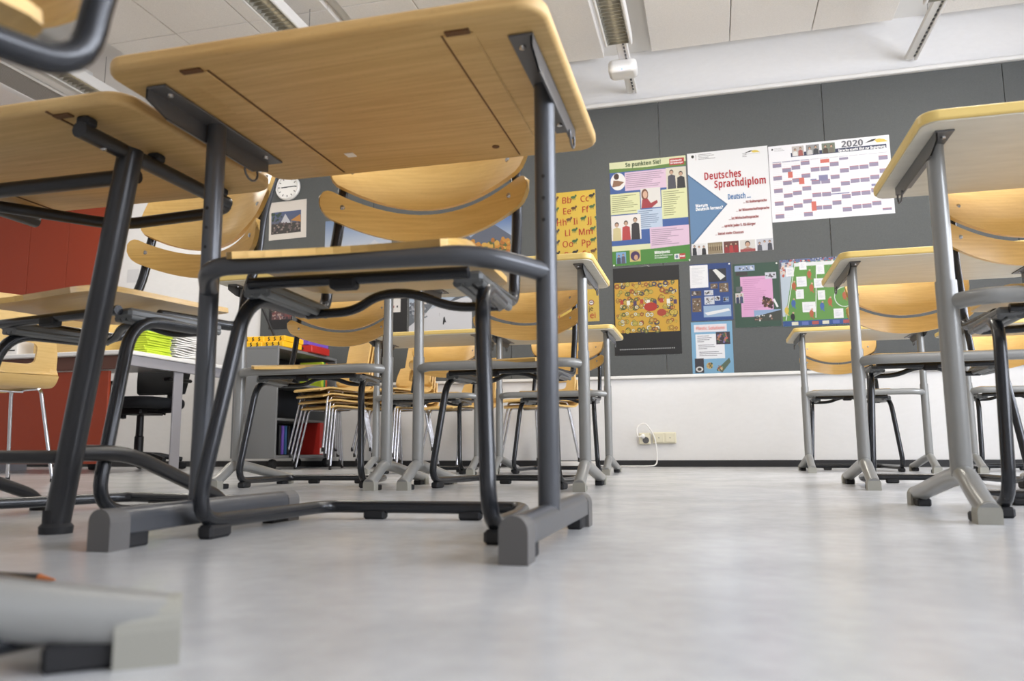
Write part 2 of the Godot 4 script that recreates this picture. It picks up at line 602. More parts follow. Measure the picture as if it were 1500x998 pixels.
# a half-round topped end piece that stands on the floor: outer end at z, length len inwards
func foot_cap(x: float, z: float, len: float, r: float, top: float, dir: float) -> MB:
	var b := MB.new()
	var prof := [Vector2(-r, 0.0)]
	for k in 11:
		var a := PI - PI * k / 10.0
		prof.append(Vector2(r * cos(a), top - r + r * sin(a)))
	prof.append(Vector2(r, 0.0))
	var ends := [[], []]
	for q in prof:
		ends[0].append(Vector3(x + q.x, q.y, z))
		ends[1].append(Vector3(x + q.x, q.y * 0.985, z - dir * len))
	b.flat(ends[0], Vector3(0, 0, dir))
	b.flat(ends[1], Vector3(0, 0, -dir))
	for k in prof.size():
		var j := (k + 1) % prof.size()
		var e: Vector2 = prof[j] - prof[k]
		b.flat([ends[0][k], ends[0][j], ends[1][j], ends[1][k]], Vector3(-e.y, e.x, 0).normalized())
	return b

func desk_bracket(t: Node3D, s: float, lx: float, z0: float, z1: float, under: float, hook: bool) -> void:
	var b := MB.new()
	var mid := (z0 + z1) / 2.0
	b.box(Vector3(s * (lx + 0.0), under - 0.003, mid), Vector3(0.036, 0.004, z0 - z1), 0.001)
	# web with sloped ends
	var x0 := s * (lx + 0.016)
	for side in [-0.0018, 0.0018]:
		b.flat([Vector3(x0 + side, under - 0.004, z0), Vector3(x0 + side, under - 0.022, z0), Vector3(x0 + side, under - 0.036, z0 - 0.05), Vector3(x0 + side, under - 0.036, z1 + 0.05), Vector3(x0 + side, under - 0.02, z1), Vector3(x0 + side, under - 0.004, z1)], Vector3(signf(side), 0, 0))
	b.box(Vector3(x0, under - 0.036, mid), Vector3(0.0036, 0.002, z0 - z1 - 0.1))
	var br := part("bracket", b, "bracket_grey", t)
	for zz in [z0 - 0.03, z1 + 0.04]:
		part("bolt", MB.new().lathe([Vector2(0.0, -0.009), Vector2(0.005, -0.008), Vector2(0.006, -0.004)], Vector3(s * (lx - 0.004), under, zz), 10), "steel", br)
	if hook:
		var pts := []
		for k in 9:
			var a := -0.3 + PI * 1.25 * k / 8.0
			pts.append(Vector3(s * (lx + 0.02), under - 0.036 - 0.018 * sin(a), z1 + 0.05 + 0.022 * cos(a)))
		part("bag_hook", MB.new().tube(pts, 0.0022, 8), "bracket_grey", t)

# the big wooden desk in front: birch underside with inlaid battens, straight dark feet
func wooden_desk(label: String, x: float, z: float, turn: float, under: float, shown := true) -> Node3D:
	var t := thing("wooden_desk", label, "desk", Vector3(x, 0, z), turn)
	var W := 0.345
	var top := part("tabletop", MB.new().slab(rounded(-W - 0.012, -0.26, W, 0.26, 0.04), under, under + 0.024, 0.008), "birch_underside", t)
	for s in [-1.0, 1.0]:
		var q := MB.new()
		q.box(Vector3(s * 0.215, under - 0.001, -0.01), Vector3(0.045, 0.004, 0.46), 0.0012)
		part("batten", q, "birch_underside", top)
		part("batten_groove", MB.new().box(Vector3(s * 0.215 - s * 0.0245, under, -0.01), Vector3(0.003, 0.0024, 0.46)), "wood_dark", top)
		part("batten_slot", MB.new().box(Vector3(s * 0.215, under - 0.0012, 0.225), Vector3(0.036, 0.004, 0.012), 0.001), "wood_dark", top)
		desk_bracket(t, s, 0.30, 0.20, -0.15, under, true)
		var lx: float = s * 0.30
		var leg := part("leg", MB.new().tube([Vector3(lx, 0.045, 0.04), Vector3(lx, under - 0.004, 0.04)], 0.0165, 18), "grey_enamel_dark", t)
		for k in 3:
			part("adjustment_hole", MB.new().tube([Vector3(lx, 0.56 - 0.035 * k, 0.055), Vector3(lx, 0.56 - 0.035 * k, 0.0572)], 0.003, 10), "ink_black", leg)
		# straight foot: arched bar between two end pieces
		var fm := MB.new()
		fm.tube([Vector3(lx, 0.041, 0.22), Vector3(lx, 0.042, 0.0), Vector3(lx, 0.041, -0.22)], 0.0175, 16)
		fm.box(Vector3(lx, 0.032, 0.0), Vector3(0.035, 0.022, 0.44), 0.002)
		var foot := part("foot", fm, "grey_enamel_dark", t)
		for e in [-1.0, 1.0]:
			part("foot_cap", foot_cap(lx, 0.258 * e, 0.04, 0.0185, 0.059, e), "grey_cap_dark", foot)
			part("rubber_pad", MB.new().box(Vector3(lx, 0.014, e * 0.195), Vector3(0.026, 0.028, 0.05), 0.003), "rubber", foot)
	part("crossbar", MB.new().tube(bend([Vector3(-0.30, 0.415, 0.04), Vector3(-0.245, 0.435, 0.125), Vector3(0.215, 0.425, 0.125), Vector3(0.30, 0.41, 0.04)], 0.075, 8), 0.0155, 14), "grey_enamel_dark", t)
	if shown:
		part("sticker", MB.new().box(Vector3(-0.135, under - 0.0006, -0.155), Vector3(0.018, 0.0012, 0.02)), "paper", top)
		part("screw_hole", MB.new().tube([Vector3(0.155, under - 0.0015, -0.19), Vector3(0.155, under + 0.001, -0.19)], 0.007, 14), "wood_dark", top)
	return t

# desk on two splayed dark tube trestles, with a tube frame below the wooden top
func tube_desk(label: String, x: float, z: float, under: float) -> void:
	var t := thing("wooden_desk", label, "desk", Vector3(x, 0, z))
	var top := part("tabletop", MB.new().slab(rounded(-0.36, -0.25, 0.36, 0.212, 0.045), under, under + 0.024, 0.008), "birch_underside", t)
	for s in [-1.0, 1.0]:
		part("batten_groove", MB.new().box(Vector3(s * 0.21, under - 0.0006, -0.01), Vector3(0.004, 0.0024, 0.44)), "wood_dark", top)
		part("batten_slot", MB.new().box(Vector3(s * 0.225, under - 0.0012, 0.19), Vector3(0.034, 0.004, 0.014), 0.001), "wood_dark", top)
		var bar_x: float = s * 0.255
		var bar := part("side_bar", MB.new().tube([Vector3(bar_x, under - 0.026, 0.185), Vector3(bar_x, under - 0.026, -0.225)], 0.0145, 14), "frame_black", t)
		for zz in [0.17, 0.0, -0.20]:
			part("rubber_pad", MB.new().box(Vector3(bar_x, under - 0.008, zz), Vector3(0.026, 0.016, 0.026), 0.004), "rubber", bar)
		part("bolt", MB.new().lathe([Vector2(0.0, -0.017), Vector2(0.005, -0.0155), Vector2(0.006, -0.012)], Vector3(bar_x, under - 0.026, 0.13), 10), "steel", bar)
		var foot := Vector3(bar_x - 0.095, 0.0, 0.075)
		var head := Vector3(bar_x + 0.004, under - 0.018, 0.07)
		part("leg", MB.new().tube([foot + Vector3(0, 0.012, 0), head], 0.0215, 18), "frame_black", t)
		part("rubber_foot", MB.new().lathe([Vector2(0.0, 0.0), Vector2(0.026, 0.0), Vector2(0.027, 0.012), Vector2(0.022, 0.018), Vector2(0.0225, 0.04)], foot, 18), "rubber", t)
		var k1 := foot.lerp(head, 0.2)
		part("brace", MB.new().tube(bend([k1, k1 + Vector3(0.012, 0.0, -0.12), Vector3(foot.x + 0.03, 0.04, -0.33), Vector3(foot.x + 0.03, 0.016, -0.36)], 0.08, 6), 0.0145, 12), "frame_black", t)
		part("rubber_foot", MB.new().lathe([Vector2(0.0, 0.0), Vector2(0.02, 0.0), Vector2(0.02, 0.018), Vector2(0.015, 0.022)], Vector3(foot.x + 0.03, 0, -0.36), 14), "rubber", t)
	part("front_rail", MB.new().tube([Vector3(-0.258, under - 0.06, 0.05), Vector3(0.258, under - 0.06, 0.05)], 0.0145, 12), "frame_black", t)
	part("rear_rail", MB.new().tube(bend([Vector3(-0.255, under - 0.026, -0.09), Vector3(-0.22, under - 0.03, -0.11), Vector3(-0.03, under - 0.05, -0.235), Vector3(0.20, under - 0.04, -0.24), Vector3(0.25, under - 0.03, -0.235), Vector3(0.255, under - 0.026, -0.20)], 0.06, 7), 0.013, 12), "frame_black", t)
	part("lower_rail", MB.new().tube([Vector3(-0.335, 0.13, 0.073), Vector3(0.175, 0.13, 0.073)], 0.012, 12), "frame_black", t)

# ---------------------------------------------------------------- pupil's chair
func pupil_chair() -> Node3D:
	var t := thing("school_chair", "chair", "chair", Vector3.ZERO, 0.0, "pupils' chairs")
	# seat: bent plywood, front edge rolled down
	var rows := []
	for i in 15:
		var u := 0.5 - 0.5 * cos(PI * i / 14.0)
		var zz := lerpf(-0.18, 0.205, u)
		var cr := clampf((0.06 - minf(u, 1.0 - u) * 0.385) / 0.06, 0.0, 1.0)
		var wx := 0.2 - 0.03 * (1.0 - sqrt(maxf(0.0, 1.0 - cr * cr)))
		var row := []
		for j in 13:
			var q := lerpf(-1.0, 1.0, float(j) / 12)
			var y := 0.455 + 0.002 * q * q
			y -= 0.014 * pow(clampf((u - 0.75) / 0.25, 0.0, 1.0), 2.0)
			y += 0.006 * pow(clampf((0.25 - u) / 0.25, 0.0, 1.0), 2.0)
			row.append(Vector3(q * wx, y, zz))
		rows.append(row)
	part("seat", MB.new().sheet(rows, 0.011), "birch_lacquer", t)
	# backrest in two curved boards
	var bz := func(x: float, y: float) -> float: return -0.285 - 0.38 * maxf(0.0, y - 0.68) + 0.07 * pow(absf(x) / 0.22, 2.0)
	var up := []
	var lo := []
	for i in 29:
		var q := sin(lerpf(-PI / 2, PI / 2, float(i) / 28))
		var a := absf(q)
		var x := q * 0.222
		var e := sqrt(maxf(0.0, 1.0 - pow(clampf((a - 0.90) / 0.10, 0.0, 1.0), 2.0)))
		var sag := 0.070 * (1.0 - pow(a, 2.0))
		var y0 := 0.722 - sag * 0.95
		var y1 := 0.852 + 0.008 * (1.0 - a * a)
		var mid := lerpf(0.78, 0.77, a)
		var r1 := []
		for k in 9:
			var y := lerpf(mid + (y0 - mid) * e, mid + (y1 - mid) * e, k / 8.0)
			r1.append(Vector3(x, y, bz.call(x, y)))
		up.append(r1)
		var yl0 := 0.640 - sag * 0.82
		var yl1 := 0.701 - sag * 0.82
		var ml := (yl0 + yl1) / 2.0
		var r2 := []
		for k in 6:
			var y := ml + (lerpf(yl0, yl1, k / 5.0) - ml) * e
			var xx := q * 0.228
			r2.append(Vector3(xx, y, bz.call(xx, y)))
		lo.append(r2)
	var ub := part("upper_back_board", MB.new().sheet(up, 0.010), "birch_lacquer", t)
	var lb := part("lower_back_board", MB.new().sheet(lo, 0.010), "birch_lacquer", t)
	for s in [-1.0, 1.0]:
		for q in [[ub, 0.172, 0.825], [ub, 0.176, 0.745], [lb, 0.184, 0.657]]:
			var px: float = s * q[1]
			var py: float = q[2]
			var pz: float = bz.call(px, py) + 0.005
			part("rivet", MB.new().lathe([Vector2(0.006, -0.002), Vector2(0.0055, 0.002), Vector2(0.0, 0.0035)], Vector3.ZERO, 10, Transform3D(Basis(Vector3.RIGHT, PI / 2), Vector3(px, py, pz))), "steel", q[0])
		# upright behind the backrest
		part("upright", MB.new().tube(bend([Vector3(s * 0.190, 0.422, 0.02), Vector3(s * 0.20, 0.424, -0.198), Vector3(s * 0.20, 0.50, -0.208), Vector3(s * 0.198, 0.60, -0.246), Vector3(s * 0.195, 0.70, -0.256), Vector3(s * 0.188, 0.845, -0.305)], 0.055, 6), 0.0115, 12), "chair_black", t)
		# ribbed rail the seat hangs on
		var rail := MB.new()
		rail.box(Vector3(s * 0.185, 0.413, -0.015), Vector3(0.05, 0.02, 0.24), 0.006)
		for k in 3:
			rail.tube([Vector3(s * (0.167 + 0.018 * k), 0.404, 0.10), Vector3(s * (0.167 + 0.018 * k), 0.404, -0.13)], 0.0075, 8)
		part("seat_rail", rail, "seat_rail_grey", t)
		part("leg", MB.new().tube(bend([Vector3(s * 0.198, 0.405, -0.09), Vector3(s * 0.206, 0.402, 0.095), Vector3(s * 0.236, 0.028, 0.172), Vector3(s * 0.23, 0.024, -0.06), Vector3(s * 0.212, 0.024, -0.215), Vector3(s * 0.195, 0.024, -0.245), Vector3(0, 0.024, -0.245)], 0.07, 7), 0.0125, 14), "chair_black", t)
		part("floor_glide", MB.new().box(Vector3(s * 0.234, 0.011, 0.115), Vector3(0.028, 0.022, 0.06), 0.005), "rubber", t)
		part("floor_glide", MB.new().box(Vector3(s * 0.10, 0.009, -0.245), Vector3(0.045, 0.018, 0.026), 0.004), "rubber", t)
	part("front_rail", MB.new().tube([Vector3(-0.19, 0.417, 0.115), Vector3(0.19, 0.417, 0.115)], 0.010, 10), "chair_black", t)
	part("front_pad", MB.new().box(Vector3(-0.02, 0.409, 0.115), Vector3(0.045, 0.02, 0.026), 0.004), "rubber", t)
	part("rear_rail", MB.new().tube(bend([Vector3(-0.19, 0.401, -0.10), Vector3(-0.09, 0.401, -0.09), Vector3(-0.03, 0.426, -0.06), Vector3(0.04, 0.426, -0.06), Vector3(0.10, 0.401, -0.09), Vector3(0.19, 0.401, -0.10)], 0.05, 5), 0.009, 10), "chair_black", t)
	return t

# ---------------------------------------------------------------- plywood shell chair on chromed legs
func shell_point(u: float, w: float) -> Vector3:
	# developed sheet: w from the front edge of the seat (0) to the top of the back (0.80); u across
	var bend0 := 0.36
	var r := 0.07
	var arc := r * 1.38
	var y := 0.445
	var z := 0.0
	if w < bend0:
		z = 0.2 - w
		y += 0.006 * cos(w * 8.0) - 0.02 * pow(clampf((0.07 - w) / 0.07, 0.0, 1.0), 2.0)
	elif w < bend0 + arc:
		var a := (w - bend0) / r
		z = 0.2 - bend0 - r * sin(a)
		y += r * (1.0 - cos(a)) - 0.006
	else:
		var d := w - bend0 - arc
		z = 0.2 - bend0 - r * sin(1.38) - d * cos(1.38)
		y += r * (1.0 - cos(1.38)) + d * sin(1.38) - 0.006
		z += 0.10 * u * u / 0.04 * 0.35
	return Vector3(u, y, z)

func shell_chair(label: String) -> Node3D:
	var t := thing("plywood_chair", label, "chair", Vector3.ZERO, 0.0, "plywood chairs with chromed legs")
	var hw := func(w: float) -> float:
		var base := lerpf(0.195, 0.165, clampf((w - 0.45) / 0.35, 0.0, 1.0))
		var e := clampf((0.05 - minf(w, 0.80 - w)) / 0.05, 0.0, 1.0)
		return base - 0.035 * (1.0 - sqrt(maxf(0.0, 1.0 - e * e)))
	var shell := MB.new()
	# seat and bend
	var rows := []
	for i in 19:
		var w := lerpf(0.0, 0.45, i / 18.0)
		var row := []
		for j in 11:
			row.append(shell_point(hw.call(w) * lerpf(-1.0, 1.0, j / 10.0), w))
		rows.append(row)
	shell.sheet(rows, 0.011, false, [true, false])
	# back: a ring round the hand hole
	var ring := []
	var c := Vector2(0.0, 0.545)
	for k in 7:
		var row := []
		for j in 48:
			var a := TAU * (j + 0.5) / 48
			var d := Vector2(cos(a), sin(a))
			var hole := Vector2(0.082 * signf(d.x) * pow(absf(d.x), 0.45), 0.05 * signf(d.y) * pow(absf(d.y), 0.45))
			# meet the outer outline along the same direction
			var s := 10.0
			if d.y < 0.0: s = minf(s, (0.45 - c.y) / d.y)
			if d.y > 0.0: s = minf(s, (0.80 - c.y) / d.y)
			if absf(d.x) > 0.01:
				for it in 3:
					var wy: float = c.y + minf(s, 0.6) * d.y
					s = minf(s, hw.call(clampf(wy, 0.45, 0.8)) / absf(d.x)) if it == 0 else minf(s, maxf(hw.call(clampf(wy, 0.45, 0.8)) / absf(d.x), 0.01))
			var outer := c + d * s
			outer.x = clampf(outer.x, -hw.call(outer.y), hw.call(outer.y))
			var p := (c + hole).lerp(outer, k / 6.0)
			row.append(shell_point(p.x, p.y))
		ring.append(row)
	shell.sheet(ring, 0.011, true)
	part("shell", shell, "birch_ply", t)
	for s in [-1.0, 1.0]:
		part("seat_tube", MB.new().tube([Vector3(s * 0.15, 0.432, 0.13), Vector3(s * 0.15, 0.432, -0.15)], 0.008, 10), "chrome", t)
		for zz in [[0.13, 0.20], [-0.15, -0.22]]:
			var lg := part("leg", MB.new().tube(bend([Vector3(s * 0.15, 0.432, zz[0] * 0.6), Vector3(s * 0.158, 0.432, zz[0]), Vector3(s * 0.205, 0.015, zz[1])], 0.03, 5), 0.0085, 10), "chrome", t)
			part("foot_tip", MB.new().lathe([Vector2(0.0, 0.0), Vector2(0.010, 0.0), Vector2(0.010, 0.025), Vector2(0.008, 0.03)], Vector3(s * 0.207, 0.0, zz[1] + 0.002), 10), "rubber", lg)
	part("cross_tube", MB.new().tube([Vector3(-0.15, 0.424, 0.0), Vector3(0.15, 0.424, 0.0)], 0.007, 8), "chrome", t)
	return t

# ---------------------------------------------------------------- pictures and print
func lettering(parent: Node, words: String, size: float, at: Vector3, mt: String, bold := false, sx := 1.0, tilt := 0.0, centre := false, serif := false, wide := 0.0) -> void:
	var f := SystemFont.new()
	f.font_names = PackedStringArray(["Droid Serif" if serif else "Droid Sans"])
	f.font_weight = 700 if bold else 400
	var tm := TextMesh.new()
	tm.text = words
	tm.font = f
	tm.font_size = 48
	tm.pixel_size = size / 48.0
	tm.depth = 0.0006
	tm.curve_step = 4.0
	tm.horizontal_alignment = HORIZONTAL_ALIGNMENT_CENTER if centre else HORIZONTAL_ALIGNMENT_LEFT
	tm.vertical_alignment = VERTICAL_ALIGNMENT_CENTER
	var o := part("lettering", tm, mt, parent)
	o.position = at
	o.rotation.z = tilt
	o.scale = Vector3(sx if wide == 0.0 else wide / maxf(0.01, tm.get_aabb().size.x), 1, 1)

class Pic:
	var im: Image
	var w: int
	var h: int
	var r := RandomNumberGenerator.new()
	func _init(ww: int, hh: int, c: Color, seed_ := 1) -> void:
		w = ww; h = hh
		r.seed = seed_
		im = Image.create(w, h, false, Image.FORMAT_RGB8)
		im.fill(c)
	func rect(x: float, y: float, ww: float, hh: float, c: Color) -> void:
		im.fill_rect(Rect2i(int(x * w), int(y * h), maxi(1, int(ww * w)), maxi(1, int(hh * h))), c)
	func poly(pts: Array, c: Color) -> void:
		var lo := 1e9
		var hi := -1e9
		for p in pts:
			lo = minf(lo, p.y); hi = maxf(hi, p.y)
		for y in range(maxi(0, int(lo * h)), mini(h, int(hi * h) + 1)):
			var xs := []
			var yy := (y + 0.5) / h
			for k in pts.size():
				var a: Vector2 = pts[k]
				var b: Vector2 = pts[(k + 1) % pts.size()]
				if (a.y <= yy) != (b.y <= yy):
					xs.append(a.x + (yy - a.y) / (b.y - a.y) * (b.x - a.x))
			xs.sort()
			for k in range(0, xs.size() - 1, 2):
				var x0 := clampi(int(xs[k] * w), 0, w)
				var x1 := clampi(int(xs[k + 1] * w), 0, w)
				if x1 > x0: im.fill_rect(Rect2i(x0, y, x1 - x0, 1), c)
	func disc(x: float, y: float, rx: float, ry: float, c: Color) -> void:
		var pts := []
		for k in 20:
			pts.append(Vector2(x + rx * cos(TAU * k / 20), y + ry * sin(TAU * k / 20)))
		poly(pts, c)
	func grad(x: float, y: float, ww: float, hh: float, a: Color, b: Color) -> void:
		var y0 := int(y * h)
		var y1 := int((y + hh) * h)
		for k in range(y0, y1):
			im.fill_rect(Rect2i(int(x * w), k, int(ww * w), 1), a.lerp(b, float(k - y0) / maxi(1, y1 - y0)))
	# lines of small print
	func lines(x: float, y: float, ww: float, hh: float, count: int, c: Color) -> void:
		for k in count:
			rect(x, y + hh * k / count, ww * r.randf_range(0.45, 1.0), hh / count * 0.35, c)
	# many small blotches in a box
	func dabs(x: float, y: float, ww: float, hh: float, count: int, size: float, cols: Array) -> void:
		for k in count:
			var c: Color = cols[r.randi() % cols.size()]
			var s := size * r.randf_range(0.5, 1.2)
			disc(x + ww * r.randf(), y + hh * r.randf(), s, s * r.randf_range(0.6, 1.3) * w / h, c)
	# a small photograph of people: background, heads and shoulders
	func people(x: float, y: float, ww: float, hh: float, bg: Color, clothes: Array) -> void:
		rect(x, y, ww, hh, bg)
		var cnt := clothes.size()
		for k in cnt:
			var cx := x + ww * (k + 0.6) / (cnt + 0.2)
			var s := ww / (cnt + 0.4)
			var top := y + hh * r.randf_range(0.18, 0.34)
			var a := float(w) / h
			var body := [Vector2(cx - s * 0.5, y + hh), Vector2(cx - s * 0.42, top + s * 0.55 * a), Vector2(cx, top + s * 0.36 * a), Vector2(cx + s * 0.42, top + s * 0.55 * a), Vector2(cx + s * 0.5, y + hh)]
			for q in body.size(): body[q] = Vector2(clampf(body[q].x, x, x + ww), minf(body[q].y, y + hh))
			poly(body, clothes[k])
			disc(cx, top + s * 0.05 * a, s * 0.24, s * 0.3 * a, Color8(60, 44, 34))
			disc(cx, top + s * 0.12 * a, s * 0.19, s * 0.24 * a, Color8(206, 160, 130))
	func tex() -> ImageTexture:
		im.adjust_bcs(0.97, 1.0, 0.82)
		return ImageTexture.create_from_image(im)

# a sheet of paper on the board: top left corner x, y; slight tilt; the print on its front face
func sheet_of_paper(called: String, label: String, cat: String, pic: Pic, x: float, y: float, ww: float, hh: float, tilt := 0.0, z := BZ, bulge := 0.003, group := "") -> Node3D:
	var t := thing(called, label, cat, Vector3(x, y, z), 0.0, group)
	t.rotation.z = tilt
	var m := StandardMaterial3D.new()
	m.albedo_texture = pic.tex()
	m.albedo_color = rgb(226, 226, 226)
	m.roughness = 0.55
	m.texture_repeat = false
	M["print_" + t.name] = m
	var b := MB.new()
	var rows := []
	for i in 7:
		var row := []
		for j in 9:
			var u := i / 6.0
			var q := j / 8.0
			var zz := 0.0016 + bulge * (0.5 + 0.5 * sin(u * 5.0 + q * 3.0)) * sin(PI * u) * sin(PI * q)
			row.append(Vector3(u * ww, -q * hh, zz))
		rows.append(row)
	var ids := []
	for i in 7:
		var line := []
		for j in 9:
			var a: Vector3 = rows[mini(i + 1, 6)][j] - rows[maxi(i - 1, 0)][j]
			var c: Vector3 = rows[i][mini(j + 1, 8)] - rows[i][maxi(j - 1, 0)]
			line.append(b.vert(rows[i][j], c.cross(a).normalized(), Vector2(i / 6.0, j / 8.0)))
		ids.append(line)
	for i in 6:
		for j in 8:
			b.quad(ids[i][j], ids[i + 1][j], ids[i + 1][j + 1], ids[i][j + 1])
	part("printed_face", b, "print_" + t.name, t)
	part("paper_back", MB.new().box(Vector3(ww / 2, -hh / 2, 0.0007), Vector3(ww, hh, 0.0012)), "paper", t)
	return t

func pins(t: Node3D, pts: Array) -> void:
	for p in pts:
		part("pin", MB.new().lathe([Vector2(0.005, 0.0), Vector2(0.006, 0.002), Vector2(0.0, 0.006)], Vector3.ZERO, 10, Transform3D(Basis(Vector3.RIGHT, PI / 2), Vector3(p.x, p.y, 0.002))), "plastic_white", t)

func wall_things() -> void:
	var ink := rgb(70, 70, 74)
	# year planner
	var p := Pic.new(640, 452, rgb(244, 243, 246), 4)
	p.rect(0.19, 0.115, 0.785, 0.055, rgb(44, 52, 92))
	p.people(0.20, 0.03, 0.10, 0.13, rgb(196, 186, 180), [rgb(232, 230, 226), rgb(180, 90, 80)])
	p.people(0.32, 0.03, 0.11, 0.13, rgb(150, 150, 150), [rgb(210, 206, 204), rgb(60, 62, 70)])
	p.people(0.45, 0.03, 0.11, 0.13, rgb(120, 130, 110), [rgb(80, 66, 54), rgb(120, 110, 96)])
	p.lines(0.05, 0.035, 0.11, 0.05, 3, rgb(170, 170, 170))
	p.disc(0.035, 0.045, 0.008, 0.012, rgb(40, 40, 40))
	planner_logo(p, 0.90, 0.035)
	for c in 12:
		p.rect(0.03 + c * 0.0795, 0.215, 0.074, 0.012, rgb(150, 146, 176) if c < 4 else rgb(206, 204, 214))
		var off := p.r.randi() % 7
		for d in 31:
			var yy := 0.235 + d * 0.0238
			if (d + off) % 7 > 2: p.rect(0.03 + c * 0.0795, yy, 0.074, 0.002, rgb(214, 212, 220))
			if (d + off) % 7 < 2 and d < 30:
				p.rect(0.03 + c * 0.0795, yy, 0.074, 0.031, rgb(150, 138, 168))
				if (d + off) % 7 == 0: p.rect(0.03 + c * 0.0795, yy, 0.074, 0.010, rgb(196, 120, 128))
	for q in [[0.155, 0.36, 0.04, 0.08], [0.245, 0.45, 0.045, 0.085], [0.335, 0.77, 0.04, 0.12], [0.43, 0.235, 0.075, 0.05]]:
		p.rect(q[0], q[1], q[2], q[3], rgb(226, 104, 88))
	for q in [[0.41, 0.44, 0.075, 0.075], [0.83, 0.61, 0.07, 0.03], [0.34, 0.48, 0.05, 0.02], [0.5, 0.69, 0.15, 0.014]]:
		p.rect(q[0], q[1], q[2], q[3], rgb(130, 128, 172))
	var t := sheet_of_paper("year_planner", "large white 2020 year planner with mauve weekend blocks and blue banner", "calendar", p, 0.490, 2.392, 0.841, 0.592, 0.004, BZ, 0.002)
	lettering(t, "2020", 0.066, Vector3(0.512, -0.040, 0.0042), "ink_grey", true, 1, 0, false, false, 0.148)
	lettering(t, "Sprache macht Mut zur Begegnung.", 0.027, Vector3(0.49, -0.0855, 0.0042), "ink_white", true, 1, 0, false, false, 0.325)

	# diploma poster
	p = Pic.new(480, 680, rgb(240, 240, 241), 5)
	p.poly([Vector2(0.0, 0.205), Vector2(0.475, 0.53), Vector2(0.0, 0.915)], rgb(66, 106, 152))
	p.poly([Vector2(0.0, 0.22), Vector2(0.455, 0.53), Vector2(0.0, 0.895)], rgb(92, 134, 180))
	p.disc(0.07, 0.035, 0.018, 0.015, rgb(30, 30, 30))
	p.rect(0.11, 0.02, 0.006, 0.035, rgb(30, 30, 30)); p.rect(0.11, 0.055, 0.006, 0.02, rgb(200, 40, 40))
	p.lines(0.14, 0.02, 0.22, 0.06, 4, rgb(120, 120, 120))
	planner_logo(p, 0.82, 0.03)
	p.lines(0.69, 0.05, 0.06, 0.05, 3, rgb(130, 130, 130))
	p.people(0.005, 0.89, 0.185, 0.11, rgb(226, 226, 226), [rgb(40, 44, 52), rgb(210, 210, 214), rgb(30, 30, 36)])
	p.rect(0.205, 0.89, 0.185, 0.11, rgb(150, 132, 100)); p.rect(0.215, 0.93, 0.165, 0.04, rgb(104, 84, 58))
	for k in 6: p.rect(0.225 + 0.027 * k, 0.91, 0.008, 0.06, rgb(190, 170, 130))
	p.people(0.40, 0.89, 0.185, 0.11, rgb(110, 60, 50), [rgb(160, 40, 44), rgb(190, 50, 50), rgb(170, 30, 40)])
	p.people(0.60, 0.89, 0.185, 0.11, rgb(214, 210, 204), [rgb(170, 120, 100)])
	p.rect(0.60, 0.975, 0.185, 0.025, rgb(170, 70, 70))
	p.people(0.80, 0.89, 0.195, 0.11, rgb(196, 196, 206), [rgb(90, 90, 100), rgb(200, 200, 206), rgb(70, 70, 80)])
	t = sheet_of_paper("poster", "white language diploma poster with big red title and blue triangle", "poster", p, -0.109, 2.398, 0.594, 0.81, 0.008, BZ, 0.002)
	lettering(t, "Deutsches", 0.082, Vector3(0.118, -0.197, 0.0042), "ink_red", true, 1, 0, false, false, 0.27)
	lettering(t, "Sprachdiplom", 0.082, Vector3(0.19, -0.268, 0.0042), "ink_red", true, 1, 0, false, false, 0.375)
	lettering(t, "Deutsch ...", 0.058, Vector3(0.285, -0.376, 0.0042), "ink_blue", true, 1, 0, false, false, 0.165)
	lettering(t, "Warum", 0.034, Vector3(0.045, -0.424, 0.0042), "ink_white", true, 1, 0, false, false, 0.09)
	lettering(t, "Deutsch lernen?", 0.034, Vector3(0.045, -0.452, 0.0042), "ink_white", true, 1, 0, false, false, 0.2)
	lettering(t, "... ist Kultursprache", 0.028, Vector3(0.395, -0.425, 0.0042), "ink_darkred", true, 1, 0, false, false, 0.17)
	lettering(t, "... ist Wissenschaftssprache", 0.028, Vector3(0.34, -0.485, 0.0042), "ink_darkred", true, 1, 0, false, false, 0.24)
	lettering(t, "... ist Wirtschaftssprache", 0.028, Vector3(0.285, -0.545, 0.0042), "ink_darkred", true, 1, 0, false, false, 0.215)
	lettering(t, "... spricht jeder 5. EU-Bürger", 0.028, Vector3(0.23, -0.60, 0.0042), "ink_darkred", true, 1, 0, false, false, 0.245)
	lettering(t, "... bietet mehr Chancen", 0.028, Vector3(0.18, -0.657, 0.0042), "ink_darkred", true, 1, 0, false, false, 0.205)

	# points poster
	p = Pic.new(480, 690, rgb(226, 230, 170), 6)
	p.rect(0.0, 0.0, 1.0, 0.07, rgb(226, 228, 176))
	p.poly([Vector2(0, 0.062), Vector2(0.5, 0.075), Vector2(1, 0.055), Vector2(1, 0.13), Vector2(0, 0.10)], rgb(96, 140, 50))
	p.rect(0.0, 0.10, 1.0, 0.72, rgb(52, 92, 170))
	p.rect(0.79, 0.02, 0.19, 0.065, rgb(206, 48, 46))
	p.rect(0.2, 0.11, 0.58, 0.18, rgb(226, 190, 216)); p.lines(0.215, 0.125, 0.5, 0.15, 8, rgb(150, 130, 150))
	p.disc(0.11, 0.19, 0.10, 0.085, rgb(240, 238, 234))
	p.disc(0.09, 0.14, 0.035, 0.03, rgb(76, 50, 34)); p.poly([Vector2(0.03, 0.24), Vector2(0.05, 0.175), Vector2(0.11, 0.18), Vector2(0.19, 0.20), Vector2(0.13, 0.235)], rgb(150, 104, 74))
	p.people(0.74, 0.105, 0.26, 0.21, rgb(222, 214, 190), [rgb(70, 70, 84), rgb(40, 40, 46)])
